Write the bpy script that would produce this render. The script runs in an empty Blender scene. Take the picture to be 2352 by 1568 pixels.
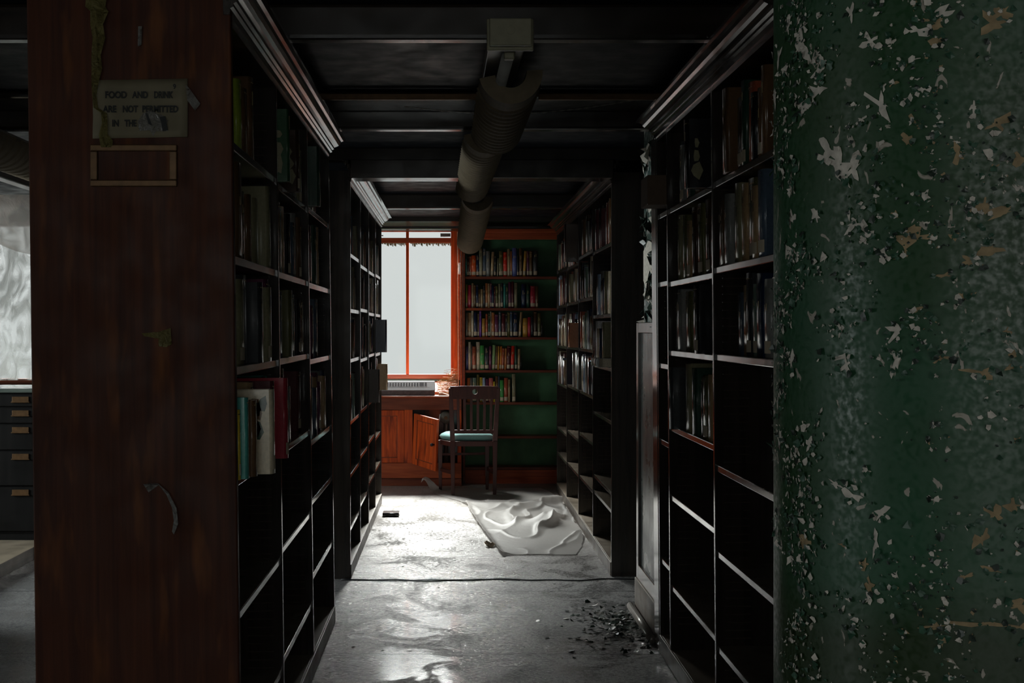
import bpy, bmesh, math, random
from math import radians as R, sin, cos, pi
from mathutils import Vector, Matrix, noise
S = bpy.context.scene
COL = S.collection
# ---------------------------------------------------------------- camera
F = 3000.0; HX, HY, EYE = 1040.0, 755.0, 1.35
cd = bpy.data.cameras.new('camera'); cam = bpy.data.objects.new('camera', cd); COL.objects.link(cam)
cam.location = (0, 0, EYE); cam.rotation_euler = (pi/2, 0, 0)
cd.sensor_width = 36; cd.lens = 36*F/2352
cd.shift_x = (1176-HX)/2352; cd.shift_y = -(784-HY)/2352
cd.clip_start = .05; cd.clip_end = 200
S.camera = cam
S.view_settings.view_transform = 'Standard'; S.view_settings.look = 'None'
S.view_settings.exposure = .25; S.view_settings.gamma = 1; S.view_settings.use_curve_mapping = False
# ---------------------------------------------------------------- sky and daylight
w = bpy.data.worlds.new('sky'); S.world = w; w.use_nodes = True
nt = w.node_tree; nt.nodes.clear()
out = nt.nodes.new('ShaderNodeOutputWorld'); bg = nt.nodes.new('ShaderNodeBackground')
tc = nt.nodes.new('ShaderNodeTexCoord'); sp = nt.nodes.new('ShaderNodeSeparateXYZ')
rp = nt.nodes.new('ShaderNodeValToRGB')
rp.color_ramp.elements[0].position = .0; rp.color_ramp.elements[0].color = (.10, .16, .08, 1)
rp.color_ramp.elements[1].position = .47; rp.color_ramp.elements[1].color = (.66, .68, .68, 1)
e = rp.color_ramp.elements.new(.56); e.color = (.70, .71, .71, 1)
e = rp.color_ramp.elements.new(.75); e.color = (1.6, 1.7, 1.8, 1)
mp = nt.nodes.new('ShaderNodeMapRange'); mp.inputs['From Min'].default_value = -1; mp.inputs['From Max'].default_value = 1
nt.links.new(tc.outputs['Generated'], sp.inputs[0]); nt.links.new(sp.outputs['Z'], mp.inputs['Value'])
nt.links.new(mp.outputs['Result'], rp.inputs[0]); nt.links.new(rp.outputs[0], bg.inputs[0])
bg.inputs[1].default_value = .86
nt.links.new(bg.outputs[0], out.inputs[0])

def area(name, loc, target, sx, sy, power, col=(1, .98, .95)):
    ld = bpy.data.lights.new(name, 'AREA'); ld.shape = 'RECTANGLE'; ld.size = sx; ld.size_y = sy
    ld.energy = power; ld.color = col
    o = bpy.data.objects.new(name, ld); COL.objects.link(o); o.location = loc
    o.rotation_euler = (Vector(target)-Vector(loc)).to_track_quat('-Z', 'Y').to_euler()
    return o
# daylight from the open sky outside each window, then an added fill behind the camera
area('daylight_far_window', (-.55, 13.9, 3.35), (0, 8.8, 0), 2.6, 1.3, 1350)
area('daylight_far_left_windows', (-3.6, 13.9, 3.5), (-3.2, 9, 0), 3.2, 1.4, 420)
area('daylight_side_aisle', (-6.1, 6.6, 1.75), (0, 6.5, 1.3), 1.6, 1.3, 180, (.95, 1, 1))
area('daylight_side_low', (-5.9, 2.15, .9), (0, 2.1, .8), 1.0, .75, 12, (.95, 1, 1))
area('daylight_side_high', (-5.9, 2.15, 1.75), (0, 2.1, 1.4), 1.0, .8, 4, (1, 1, 1))
area('fill_behind_camera', (-.4, -3.7, 1.7), (0, 3, 1.2), 5.2, 1.5, 22, (1, .98, .95))  # unseen fill lamp, added to lift the near panel and shelves

# ---------------------------------------------------------------- materials
def node_mat(name, rough=.5, spec=.5):
    m = bpy.data.materials.new(name); m.use_nodes = True
    n = m.node_tree.nodes; b = n['Principled BSDF']
    b.inputs['Roughness'].default_value = rough; b.inputs['Specular IOR Level'].default_value = spec
    return m, m.node_tree, b
def flat(name, c, rough=.5, metal=0, spec=.5, var=.25, sc=40):
    m, t, b = node_mat(name, rough, spec); b.inputs['Metallic'].default_value = metal
    n = t.nodes.new('ShaderNodeTexNoise'); n.inputs['Scale'].default_value = sc; n.inputs['Detail'].default_value = 4
    co = t.nodes.new('ShaderNodeTexCoord'); t.links.new(co.outputs['Object'], n.inputs['Vector'])
    r = t.nodes.new('ShaderNodeValToRGB')
    r.color_ramp.elements[0].position = .3; r.color_ramp.elements[1].position = .7
    r.color_ramp.elements[0].color = tuple(x*(1-var) for x in c)+(1,)
    r.color_ramp.elements[1].color = tuple(min(1, x*(1+var)) for x in c)+(1,)
    t.links.new(n.outputs[0], r.inputs[0]); t.links.new(r.outputs[0], b.inputs['Base Color'])
    return m
def wood(name, c1, c2, scale=(30, 30, 1.2), rough=.3, spec=.5, dust=None, bump=.05, blotch=None):
    m, t, b = node_mat(name, rough, spec)
    co = t.nodes.new('ShaderNodeTexCoord'); mpg = t.nodes.new('ShaderNodeMapping')
    mpg.inputs['Scale'].default_value = scale
    t.links.new(co.outputs['Object'], mpg.inputs[0])
    n = t.nodes.new('ShaderNodeTexNoise'); n.inputs['Scale'].default_value = 1; n.inputs['Detail'].default_value = 8
    n.inputs['Roughness'].default_value = .6; n.inputs['Distortion'].default_value = .4
    t.links.new(mpg.outputs[0], n.inputs['Vector'])
    r = t.nodes.new('ShaderNodeValToRGB'); r.color_ramp.elements[0].position = .32; r.color_ramp.elements[1].position = .68
    r.color_ramp.elements[0].color = c1+(1,); r.color_ramp.elements[1].color = c2+(1,)
    t.links.new(n.outputs[0], r.inputs[0]); last = r.outputs[0]
    if blotch:
        n3 = t.nodes.new('ShaderNodeTexNoise'); n3.inputs['Scale'].default_value = 1; n3.inputs['Detail'].default_value = 3
        mp3 = t.nodes.new('ShaderNodeMapping'); mp3.inputs['Scale'].default_value = (16, 16, 3.2)
        t.links.new(co.outputs['Object'], mp3.inputs[0]); t.links.new(mp3.outputs[0], n3.inputs['Vector'])
        r3 = t.nodes.new('ShaderNodeValToRGB'); r3.color_ramp.elements[0].position = .56; r3.color_ramp.elements[1].position = .72
        t.links.new(n3.outputs[0], r3.inputs[0])
        x3 = t.nodes.new('ShaderNodeMix'); x3.data_type = 'RGBA'
        t.links.new(r3.outputs[0], x3.inputs['Factor']); t.links.new(last, x3.inputs['A']); x3.inputs['B'].default_value = blotch+(1,)
        last = x3.outputs['Result']
    n2 = t.nodes.new('ShaderNodeTexNoise'); n2.inputs['Scale'].default_value = 9; n2.inputs['Detail'].default_value = 6
    t.links.new(co.outputs['Object'], n2.inputs['Vector'])
    rr = t.nodes.new('ShaderNodeMapRange'); rr.inputs['From Min'].default_value = .35; rr.inputs['From Max'].default_value = .7
    rr.inputs['To Min'].default_value = rough*.85; rr.inputs['To Max'].default_value = min(1, rough*1.3)
    t.links.new(n2.outputs[0], rr.inputs['Value']); t.links.new(rr.outputs[0], b.inputs['Roughness'])
    if dust:   # settled dust lies on upward faces
        g = t.nodes.new('ShaderNodeNewGeometry'); s = t.nodes.new('ShaderNodeSeparateXYZ'); t.links.new(g.outputs['True Normal'], s.inputs[0])
        mr = t.nodes.new('ShaderNodeMapRange'); mr.inputs['From Min'].default_value = .7; mr.inputs['From Max'].default_value = .95
        t.links.new(s.outputs['Z'], mr.inputs['Value'])
        mu = t.nodes.new('ShaderNodeMath'); mu.operation = 'MULTIPLY'; t.links.new(mr.outputs[0], mu.inputs[0])
        mq = t.nodes.new('ShaderNodeMapRange'); mq.inputs['From Min'].default_value = .3; mq.inputs['From Max'].default_value = .6
        mq.inputs['To Min'].default_value = .55; t.links.new(n2.outputs[0], mq.inputs['Value']); t.links.new(mq.outputs[0], mu.inputs[1])
        x = t.nodes.new('ShaderNodeMix'); x.data_type = 'RGBA'; t.links.new(mu.outputs[0], x.inputs['Factor'])
        t.links.new(last, x.inputs['A']); x.inputs['B'].default_value = dust+(1,); last = x.outputs['Result']
    t.links.new(last, b.inputs['Base Color'])
    bp = t.nodes.new('ShaderNodeBump'); bp.inputs['Strength'].default_value = bump*4; bp.inputs['Distance'].default_value = .0012
    t.links.new(n.outputs[0], bp.inputs['Height']); t.links.new(bp.outputs[0], b.inputs['Normal'])
    return m
M = {}
M['panel'] = wood('reddish_wood', (.036, .010, .005), (.085, .024, .009), (38, 38, 1.3), .5, .2, blotch=(.14, .045, .011))
M['case'] = wood('dark_bookcase_wood', (.022, .018, .016), (.048, .038, .032), (30, 30, 1.5), .16, .8, bump=.01)
M['casey'] = wood('dark_shelf_wood', (.035, .028, .024), (.085, .066, .052), (30, 2, 30), .13, 1., dust=(.30, .25, .195), bump=.015)
M['crown'] = wood('crown_wood', (.022, .017, .015), (.05, .038, .032), (60, 1.5, 60), .13, 1., bump=.004)
M['plinth'] = wood('plinth_wood', (.05, .04, .033), (.15, .12, .095), (30, 2, 30), .4, .5, dust=(.33, .27, .2))
M['ceil'] = wood('dark_ceiling_wood', (.008, .010, .015), (.020, .022, .028), (1.5, 30, 30), .5, .12)
M['beam'] = wood('dark_beam_wood', (.012, .010, .009), (.035, .024, .018), (1.5, 30, 30), .2, 1., bump=.01)
M['orange'] = wood('orange_wood', (.36, .042, .009), (.80, .125, .018), (40, 40, 2.5), .45, .3, blotch=(.20, .028, .010))
M['orangeh'] = wood('orange_wood_rail', (.30, .05, .018), (.50, .11, .036), (2.5, 40, 40), .45, .3)
M['red'] = wood('red_brown_wood', (.13, .028, .013), (.25, .06, .028), (3, 30, 30), .45, .35)
M['chair'] = wood('chair_wood', (.055, .016, .015), (.10, .032, .026), (30, 30, 3), .35, .35, bump=.01)
M['green_back'] = flat('green_painted_back', (.06, .175, .08), .6, var=.3, sc=6)
M['wall'] = flat('green_wall_paint', (.05, .085, .06), .6, sc=5)
M['paper'] = flat('old_paper', (.17, .145, .09), .75, var=.12, sc=14)
M['pages'] = flat('book_pages', (.42, .36, .27), .85, var=.15, sc=120)
M['label'] = flat('spine_label_paper', (.62, .52, .38), .7, var=.1)
M['ink'] = flat('black_ink', (.012, .014, .014), .7)
M['brass'] = flat('dull_brass', (.13, .07, .03), .42, .5)
M['gold'] = flat('gold_lettering', (.55, .42, .2), .5)
M['enamel'] = flat('cream_enamel', (.24, .22, .14), .45, var=.1)
M['tan'] = flat('tan_fibre', (.15, .115, .07), .75, var=.15, sc=25)
M['fixture'] = flat('painted_metal', (.18, .16, .14), .3, .2, .6)
M['white_metal'] = flat('white_enamel', (.8, .8, .82), .4, var=.05)
M['slot'] = flat('dark_slot', (.07, .06, .07), .6)
M['teal'] = flat('teal_fabric', (.20, .42, .41), .85, var=.12, sc=160)
M['black'] = flat('black_rubber', (.012, .012, .016), .45)
M['cardboard'] = flat('cardboard', (.13, .085, .055), .75, var=.1)
M['straw'] = flat('straw', (.34, .17, .055), .7, var=.4, sc=60)
M['plaster'] = flat('bare_plaster', (.62, .57, .50), .75, var=.25, sc=70)
M['plaster_t'] = flat('yellowed_plaster', (.33, .24, .13), .75, var=.3, sc=60)
M['greenflake'] = flat('green_paint_flake', (.03, .085, .05), .4, var=.4, sc=60)
M['darkflake'] = flat('dark_paint_flake', (.025, .04, .03), .35, var=.5, sc=60)
M['rag'] = flat('yellowed_rag', (.62, .50, .36), .85)

def glass_mat():
    m = bpy.data.materials.new('window_glass'); m.use_nodes = True; t = m.node_tree; t.nodes.clear()
    o = t.nodes.new('ShaderNodeOutputMaterial'); a = t.nodes.new('ShaderNodeBsdfTransparent'); g = t.nodes.new('ShaderNodeBsdfGlossy')
    a.inputs[0].default_value = (.96, .98, .97, 1); g.inputs['Roughness'].default_value = .05
    x = t.nodes.new('ShaderNodeMixShader'); x.inputs[0].default_value = .015
    t.links.new(a.outputs[0], x.inputs[1]); t.links.new(g.outputs[0], x.inputs[2]); t.links.new(x.outputs[0], o.inputs[0]); return m
M['glass'] = glass_mat()
def plastic_mat(name, trans, bump, sc, col, rough=.15, scale=(1, 1, 1)):
    m = bpy.data.materials.new(name); m.use_nodes = True; t = m.node_tree; b = t.nodes['Principled BSDF']
    o = t.nodes['Material Output']
    b.inputs['Base Color'].default_value = col+(1,); b.inputs['Roughness'].default_value = rough
    tl = t.nodes.new('ShaderNodeBsdfTranslucent'); tl.inputs[0].default_value = col+(1,)
    tr = t.nodes.new('ShaderNodeBsdfTransparent')
    x1 = t.nodes.new('ShaderNodeMixShader'); x1.inputs[0].default_value = .5
    x2 = t.nodes.new('ShaderNodeMixShader')
    co = t.nodes.new('ShaderNodeTexCoord'); mg = t.nodes.new('ShaderNodeMapping'); mg.inputs['Scale'].default_value = scale
    n = t.nodes.new('ShaderNodeTexNoise'); n.inputs['Scale'].default_value = sc; n.inputs['Detail'].default_value = 5; n.inputs['Distortion'].default_value = 1.2
    t.links.new(co.outputs['Object'], mg.inputs[0]); t.links.new(mg.outputs[0], n.inputs['Vector'])
    bp = t.nodes.new('ShaderNodeBump'); bp.inputs['Strength'].default_value = bump; bp.inputs['Distance'].default_value = .05
    t.links.new(n.outputs[0], bp.inputs['Height'])
    t.links.new(bp.outputs[0], b.inputs['Normal']); t.links.new(bp.outputs[0], tl.inputs['Normal'])
    rm = t.nodes.new('ShaderNodeMapRange'); rm.inputs['From Min'].default_value = .38; rm.inputs['From Max'].default_value = .62
    rm.inputs['To Min'].default_value = max(0, trans-.35); rm.inputs['To Max'].default_value = min(1, trans+.35)
    t.links.new(n.outputs[0], rm.inputs['Value']); t.links.new(rm.outputs[0], x2.inputs[0])
    t.links.new(b.outputs[0], x1.inputs[1]); t.links.new(tl.outputs[0], x1.inputs[2])
    t.links.new(x1.outputs[0], x2.inputs[1]); t.links.new(tr.outputs[0], x2.inputs[2]); t.links.new(x2.outputs[0], o.inputs[0])
    return m
M['plastic'] = plastic_mat('clear_crinkled_plastic', .55, .9, 5, (.6, .62, .6), .12, (2.2, 1, 1))
M['plastic_grey'] = plastic_mat('grey_draped_plastic', .12, .4, 4, (.55, .50, .47), .2)
M['sheet'] = plastic_mat('white_translucent_sheet', -.35, .06, 14, (.86, .84, .82), .5)
M['tape'] = plastic_mat('yellowed_tape', 0., .8, 60, (.36, .31, .12), .12)
M['film'] = plastic_mat('grey_film', .2, .5, 40, (.34, .33, .31), .2)

def floor_mat():
    m, t, b = node_mat('worn_floor', .35, .9)
    co = t.nodes.new('ShaderNodeTexCoord')
    def ns(sc, det, scale=(1, 1, 1), dist=0):
        mg = t.nodes.new('ShaderNodeMapping'); mg.inputs['Scale'].default_value = scale; t.links.new(co.outputs['Object'], mg.inputs[0])
        n = t.nodes.new('ShaderNodeTexNoise'); n.inputs['Scale'].default_value = sc; n.inputs['Detail'].default_value = det
        n.inputs['Roughness'].default_value = .65; n.inputs['Distortion'].default_value = dist
        t.links.new(mg.outputs[0], n.inputs['Vector']); return n.outputs[0]
    big = ns(3.2, 9, (1, .8, 1), .8); fine = ns(46, 9, (1, 1.3, 1)); speck = ns(110, 3)
    r = t.nodes.new('ShaderNodeValToRGB'); el = r.color_ramp.elements
    el[0].position = .415; el[0].color = (.11, .108, .11, 1); el[1].position = .545; el[1].color = (.42, .41, .41, 1)
    mx = t.nodes.new('ShaderNodeMath'); mx.operation = 'ADD'; mx.inputs[1].default_value = 0
    a = t.nodes.new('ShaderNodeMath'); a.operation = 'MULTIPLY_ADD'; a.inputs[1].default_value = .55
    t.links.new(fine, a.inputs[0]); h = t.nodes.new('ShaderNodeMath'); h.operation = 'MULTIPLY'; h.inputs[1].default_value = .45
    t.links.new(big, h.inputs[0]); t.links.new(h.outputs[0], a.inputs[2]); t.links.new(a.outputs[0], r.inputs[0])
    # paler, rougher and less glossy towards the window end
    s = t.nodes.new('ShaderNodeSeparateXYZ'); t.links.new(co.outputs['Object'], s.inputs[0])
    dm = t.nodes.new('ShaderNodeMapRange'); dm.inputs['From Min'].default_value = 7.0; dm.inputs['From Max'].default_value = 9.6
    t.links.new(s.outputs['Y'], dm.inputs['Value'])
    dx = t.nodes.new('ShaderNodeMix'); dx.data_type = 'RGBA'
    dk = t.nodes.new('ShaderNodeMath'); dk.operation = 'MULTIPLY'; dk.inputs[1].default_value = .8; t.links.new(dm.outputs[0], dk.inputs[0])
    t.links.new(dk.outputs[0], dx.inputs['Factor']); t.links.new(r.outputs[0], dx.inputs['A']); dx.inputs['B'].default_value = (.42, .385, .35, 1)
    sk = t.nodes.new('ShaderNodeMapRange'); sk.inputs['From Min'].default_value = .33; sk.inputs['From Max'].default_value = .40
    t.links.new(speck, sk.inputs['Value'])
    dd = t.nodes.new('ShaderNodeMix'); dd.data_type = 'RGBA'; t.links.new(sk.outputs[0], dd.inputs['Factor'])
    dd.inputs['A'].default_value = (.05, .045, .04, 1); t.links.new(dx.outputs['Result'], dd.inputs['B'])
    t.links.new(dd.outputs['Result'], b.inputs['Base Color'])
    rr = t.nodes.new('ShaderNodeMapRange'); rr.inputs['From Min'].default_value = .455; rr.inputs['From Max'].default_value = .535
    rr.inputs['To Min'].default_value = .62; rr.inputs['To Max'].default_value = .13
    t.links.new(a.outputs[0], rr.inputs['Value'])
    ra = t.nodes.new('ShaderNodeMath'); ra.operation = 'MULTIPLY_ADD'; ra.inputs[1].default_value = .4
    t.links.new(dm.outputs[0], ra.inputs[0]); t.links.new(rr.outputs[0], ra.inputs[2]); t.links.new(ra.outputs[0], b.inputs['Roughness'])
    bp = t.nodes.new('ShaderNodeBump'); bp.inputs['Strength'].default_value = .7; bp.inputs['Distance'].default_value = .005
    t.links.new(fine, bp.inputs['Height']); t.links.new(bp.outputs[0], b.inputs['Normal'])
    b.inputs['IOR'].default_value = 1.6
    b.inputs['Coat Weight'].default_value = .5; b.inputs['Coat Roughness'].default_value = .1
    cm = t.nodes.new('ShaderNodeMapRange'); cm.inputs['From Min'].default_value = .47; cm.inputs['From Max'].default_value = .52; cm.inputs['To Max'].default_value = .7
    t.links.new(big, cm.inputs['Value']); iv = t.nodes.new('ShaderNodeMath'); iv.operation = 'MULTIPLY_ADD'; iv.inputs[1].default_value = -.85; iv.inputs[2].default_value = 1; t.links.new(dm.outputs[0], iv.inputs[0])
    cw_ = t.nodes.new('ShaderNodeMath'); cw_.operation = 'MULTIPLY'; t.links.new(cm.outputs[0], cw_.inputs[0]); t.links.new(iv.outputs[0], cw_.inputs[1]); t.links.new(cw_.outputs[0], b.inputs['Coat Weight'])
    return m
M['floor'] = floor_mat()

def column_mat(name='peeling_green_paint', thr=.655, green=(.022, .080, .030), bare=(.40, .36, .30)):
    m, t, b = node_mat(name, .4, .6)
    co = t.nodes.new('ShaderNodeTexCoord')
    def ns(sc, det, scale=(1, 1, 1), dist=0.):
        mg = t.nodes.new('ShaderNodeMapping'); mg.inputs['Scale'].default_value = scale; t.links.new(co.outputs['Object'], mg.inputs[0])
        n = t.nodes.new('ShaderNodeTexNoise'); n.inputs['Scale'].default_value = sc; n.inputs['Detail'].default_value = det
        n.inputs['Distortion'].default_value = dist
        t.links.new(mg.outputs[0], n.inputs['Vector']); return n.outputs[0]
    big = ns(2.5, 3); chip = ns(34, 4, (1, 1, .7), 1.); fine = ns(120, 3)
    base = t.nodes.new('ShaderNodeValToRGB'); base.color_ramp.elements[0].position = .35; base.color_ramp.elements[1].position = .65
    base.color_ramp.elements[0].color = (green[0]*.75, green[1]*.7, green[2]*.5, 1); base.color_ramp.elements[1].color = (green[0]*1.1, green[1]*1.15, green[2]*1.5, 1)
    t.links.new(big, base.inputs[0])
    # older brown undercoat low on the shaft
    s = t.nodes.new('ShaderNodeSeparateXYZ'); t.links.new(co.outputs['Object'], s.inputs[0])
    ad = t.nodes.new('ShaderNodeMath'); ad.operation = 'MULTIPLY_ADD'; ad.inputs[1].default_value = .25; t.links.new(big, ad.inputs[0]); t.links.new(s.outputs['Z'], ad.inputs[2])
    lo = t.nodes.new('ShaderNodeMapRange'); lo.inputs['From Min'].default_value = 1.06; lo.inputs['From Max'].default_value = 1.16
    t.links.new(ad.outputs[0], lo.inputs['Value'])
    x0 = t.nodes.new('ShaderNodeMix'); x0.data_type = 'RGBA'; t.links.new(lo.outputs[0], x0.inputs['Factor'])
    x0.inputs['A'].default_value = (green[0]*.75, green[1]*.5, green[2]*.35, 1); t.links.new(base.outputs[0], x0.inputs['B'])
    ck = t.nodes.new('ShaderNodeMapRange'); ck.inputs['From Min'].default_value = thr; ck.inputs['From Max'].default_value = thr+.015
    t.links.new(chip, ck.inputs['Value'])
    x = t.nodes.new('ShaderNodeMix'); x.data_type = 'RGBA'; t.links.new(ck.outputs[0], x.inputs['Factor'])
    t.links.new(x0.outputs['Result'], x.inputs['A']); x.inputs['B'].default_value = bare+(1,)
    t.links.new(x.outputs['Result'], b.inputs['Base Color'])
    rr = t.nodes.new('ShaderNodeMapRange'); rr.inputs['To Min'].default_value = .32; rr.inputs['To Max'].default_value = .62
    rr.inputs['From Min'].default_value = .35; rr.inputs['From Max'].default_value = .65
    t.links.new(fine, rr.inputs['Value']); t.links.new(rr.outputs[0], b.inputs['Roughness'])
    hh = t.nodes.new('ShaderNodeMath'); hh.operation = 'SUBTRACT'; t.links.new(fine, hh.inputs[0]); 
    h2 = t.nodes.new('ShaderNodeMath'); h2.operation = 'MULTIPLY'; h2.inputs[1].default_value = 4; t.links.new(ck.outputs[0], h2.inputs[0]); t.links.new(h2.outputs[0], hh.inputs[1])
    bp = t.nodes.new('ShaderNodeBump'); bp.inputs['Strength'].default_value = .25; bp.inputs['Distance'].default_value = .0008
    t.links.new(hh.outputs[0], bp.inputs['Height']); t.links.new(bp.outputs[0], b.inputs['Normal'])
    return m
M['column'] = column_mat()
M['pier'] = column_mat('peeling_dark_paint', .56, (.02, .05, .035), (.45, .44, .42))

# ---------------------------------------------------------------- mesh helpers
class MB:
    def __init__(s): s.v = []; s.f = []; s.m = []; s.sf = set()
    def quad(s, pts, mi=0):
        i = len(s.v); s.v += [tuple(p) for p in pts]; s.f.append(tuple(range(i, i+len(pts)))); s.m.append(mi); return s
    def box(s, x0, x1, y0, y1, z0, z1, mi=0):
        i = len(s.v)
        s.v += [(x0,y0,z0),(x1,y0,z0),(x1,y1,z0),(x0,y1,z0),(x0,y0,z1),(x1,y0,z1),(x1,y1,z1),(x0,y1,z1)]
        for f in ((0,3,2,1),(4,5,6,7),(0,1,5,4),(1,2,6,5),(2,3,7,6),(3,0,4,7)):
            s.f.append(tuple(i+k for k in f)); s.m.append(mi)
        return s
    def hexa(s, bot, top, mi=0):
        i = len(s.v); s.v += [tuple(p) for p in bot]+[tuple(p) for p in top]
        for f in ((0,3,2,1),(4,5,6,7),(0,1,5,4),(1,2,6,5),(2,3,7,6),(3,0,4,7)):
            s.f.append(tuple(i+k for k in f)); s.m.append(mi)
        return s
    def prism(s, prof, axis, a0, a1, mi=0):   # profile of 2D points swept along axis
        i = len(s.v); n = len(prof)
        for a in (a0, a1):
            for (p, q) in prof:
                s.v.append({'x': (a, p, q), 'y': (p, a, q), 'z': (p, q, a)}[axis])
        for k in range(n):
            s.f.append((i+k, i+(k+1) % n, i+n+(k+1) % n, i+n+k)); s.m.append(mi)
        s.f.append(tuple(range(i+n-1, i-1, -1))); s.m.append(mi); s.f.append(tuple(range(i+n, i+2*n))); s.m.append(mi)
        return s
    def tube(s, pts, r, n=10, mi=0, cap=True):
        pts = [Vector(p) for p in pts]; i = len(s.v)
        rs = r if isinstance(r, (list, tuple)) else [r]*len(pts)
        up = Vector((0, 0, 1))
        for k, p in enumerate(pts):
            d = (pts[min(k+1, len(pts)-1)]-pts[max(k-1, 0)]).normalized()
            a = d.cross(up); a = d.cross(Vector((1, 0, 0))) if a.length < .1 else a; a.normalize(); b = a.cross(d)
            for j in range(n):
                t = 2*pi*j/n; s.v.append(tuple(p+(a*cos(t)+b*sin(t))*rs[k]))
        for k in range(len(pts)-1):
            for j in range(n):
                s.f.append((i+k*n+j, i+k*n+(j+1) % n, i+(k+1)*n+(j+1) % n, i+(k+1)*n+j)); s.m.append(mi)
        if cap:
            s.f.append(tuple(i+j for j in range(n))); s.m.append(mi)
            s.f.append(tuple(i+(len(pts)-1)*n+j for j in range(n-1, -1, -1))); s.m.append(mi)
        return s
    def build(s, name, mats, parent=None, bevel=0, smooth=False, solid=0, fixn=True):
        me = bpy.data.meshes.new(name); me.from_pydata(s.v, [], s.f)
        if not isinstance(mats, (list, tuple)): mats = [mats]
        for m in mats: me.materials.append(m)
        for p, mi in zip(me.polygons, s.m): p.material_index = mi; p.use_smooth = smooth or p.index in s.sf
        if fixn:
            bm = bmesh.new(); bm.from_mesh(me); bmesh.ops.recalc_face_normals(bm, faces=bm.faces); bm.to_mesh(me); bm.free()
        o = bpy.data.objects.new(name, me); COL.objects.link(o)
        if parent: o.parent = parent
        if solid:
            md = o.modifiers.new('solid', 'SOLIDIFY'); md.thickness = solid; md.offset = 0
        if bevel:
            md = o.modifiers.new('bevel', 'BEVEL'); md.width = bevel; md.segments = 2; md.limit_method = 'ANGLE'
        return o
def tag(o, label, cat=None, group=None, kind=None):
    if label: o['label'] = label
    if cat: o['category'] = cat
    if group: o['group'] = group
    if kind: o['kind'] = kind
    return o
def thing(name, label, cat, loc=(0, 0, 0), rz=0, group=None, mat=None):
    o = bpy.data.objects.new(name, None); COL.objects.link(o); o.empty_display_size = .05
    o.location = loc; o.rotation_euler = (0, 0, rz)
    if mat is not None: o.matrix_world = mat
    return tag(o, label, cat, group)
def struct(o): o['kind'] = 'structure'; return o
def P(px, py, D): return Vector(((px-HX)*D/F, D, EYE-(py-HY)*D/F))

# ---------------------------------------------------------------- room shell
ZC = 2.33
XW0, XW1, YW0, YW1 = -5.2, 3.4, -3.0, 11.62
struct(MB().box(XW0-.2, XW1+.2, YW0-.2, YW1+.2, -.1, 0).build('floor', M['floor']))
o = MB().box(XW0-.2, XW1+.2, YW0-.2, YW1+.2, ZC, ZC+.1).build('ceiling', M['ceil']); struct(o)
def wall_with_holes(name, axis, c0, c1, a0, a1, holes, mat):
    mb = MB(); cuts = sorted(holes)   # each hole: a_start, a_end, z0, z1
    def seg(s, e, z0, z1):
        if e-s < 1e-4 or z1-z0 < 1e-4: return
        if axis == 'x': mb.box(s, e, c0, c1, z0, z1)
        else: mb.box(c0, c1, s, e, z0, z1)
    p = a0
    for (s, e, z0, z1) in cuts:
        seg(p, s, 0, ZC); seg(s, e, 0, z0); seg(s, e, z1, ZC); p = e
    seg(p, a1, 0, ZC)
    return struct(mb.build(name, mat))
wall_with_holes('wall_far', 'x', YW1, YW1+.18, XW0, XW1, [(-.84, .045, .90, 2.225), (-4.9, -2.3, .85, 2.3)], M['wall'])
wall_with_holes('wall_left', 'y', XW0-.18, XW0, YW0, YW1, [(1.5, 2.8, .45, 2.25), (5.7, 7.5, .8, 2.3)], M['wall'])
wall_with_holes('wall_back', 'x', YW0-.18, YW0, XW0, XW1, [(-3.0, 2.2, .8, 2.25)], M['wall'])  # opening added so the fill lamp can shine in
wall_with_holes('wall_right', 'y', XW1, XW1+.18, YW0, YW1, [], M['wall'])

# beams across the ceiling
def beam(y0, y1, z0, x0=XW0, x1=XW1, mat='beam', name='trim_1'):
    return struct(MB().box(x0, x1, y0, y1, z0, ZC).build(name, M[mat], bevel=.013))
beam(3.93, 4.0, 2.222, name='trim_1')
beam(5.37, 5.70, 2.30, name='trim_2')
beam(5.71, 5.79, 2.222, name='trim_3')
beam(9.46, 9.56, 2.222, x0=-2.2, name='trim_5')
# header across the aisle with stepped corners
mb = MB()
xl, xr = -.55, .865; y0, y1 = 7.05, 7.20
mb.box(-2.2, 2.2, y0+.02, y1-.02, 2.262, ZC)
mb.box(xl+.0, xr-.0, y0-.012, y1+.012, 2.163, 2.262)
for sx, s in ((xl, -1), (xr, 1)):
    for k, (a, b) in enumerate(((.045, 2.255), (.03, 2.235), (.018, 2.215))):
        x0 = sx-s*a if False else sx+s*0
        mb.box(min(sx+s*a, sx), max(sx+s*a, sx), y0-.012, y1+.012, b, 2.262)
struct(mb.build('trim_4', M['beam'], bevel=.006))
# cornice along the far wall
prof = [(YW1, 2.225), (YW1-.10, 2.225), (YW1-.12, 2.235), (YW1-.12, 2.25), (YW1-.17, 2.28), (YW1-.2, 2.29), (YW1-.2, ZC), (YW1, ZC)]
struct(MB().prism(prof, 'x', -1.9, 2.2).build('trim_6', M['beam']))

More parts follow.
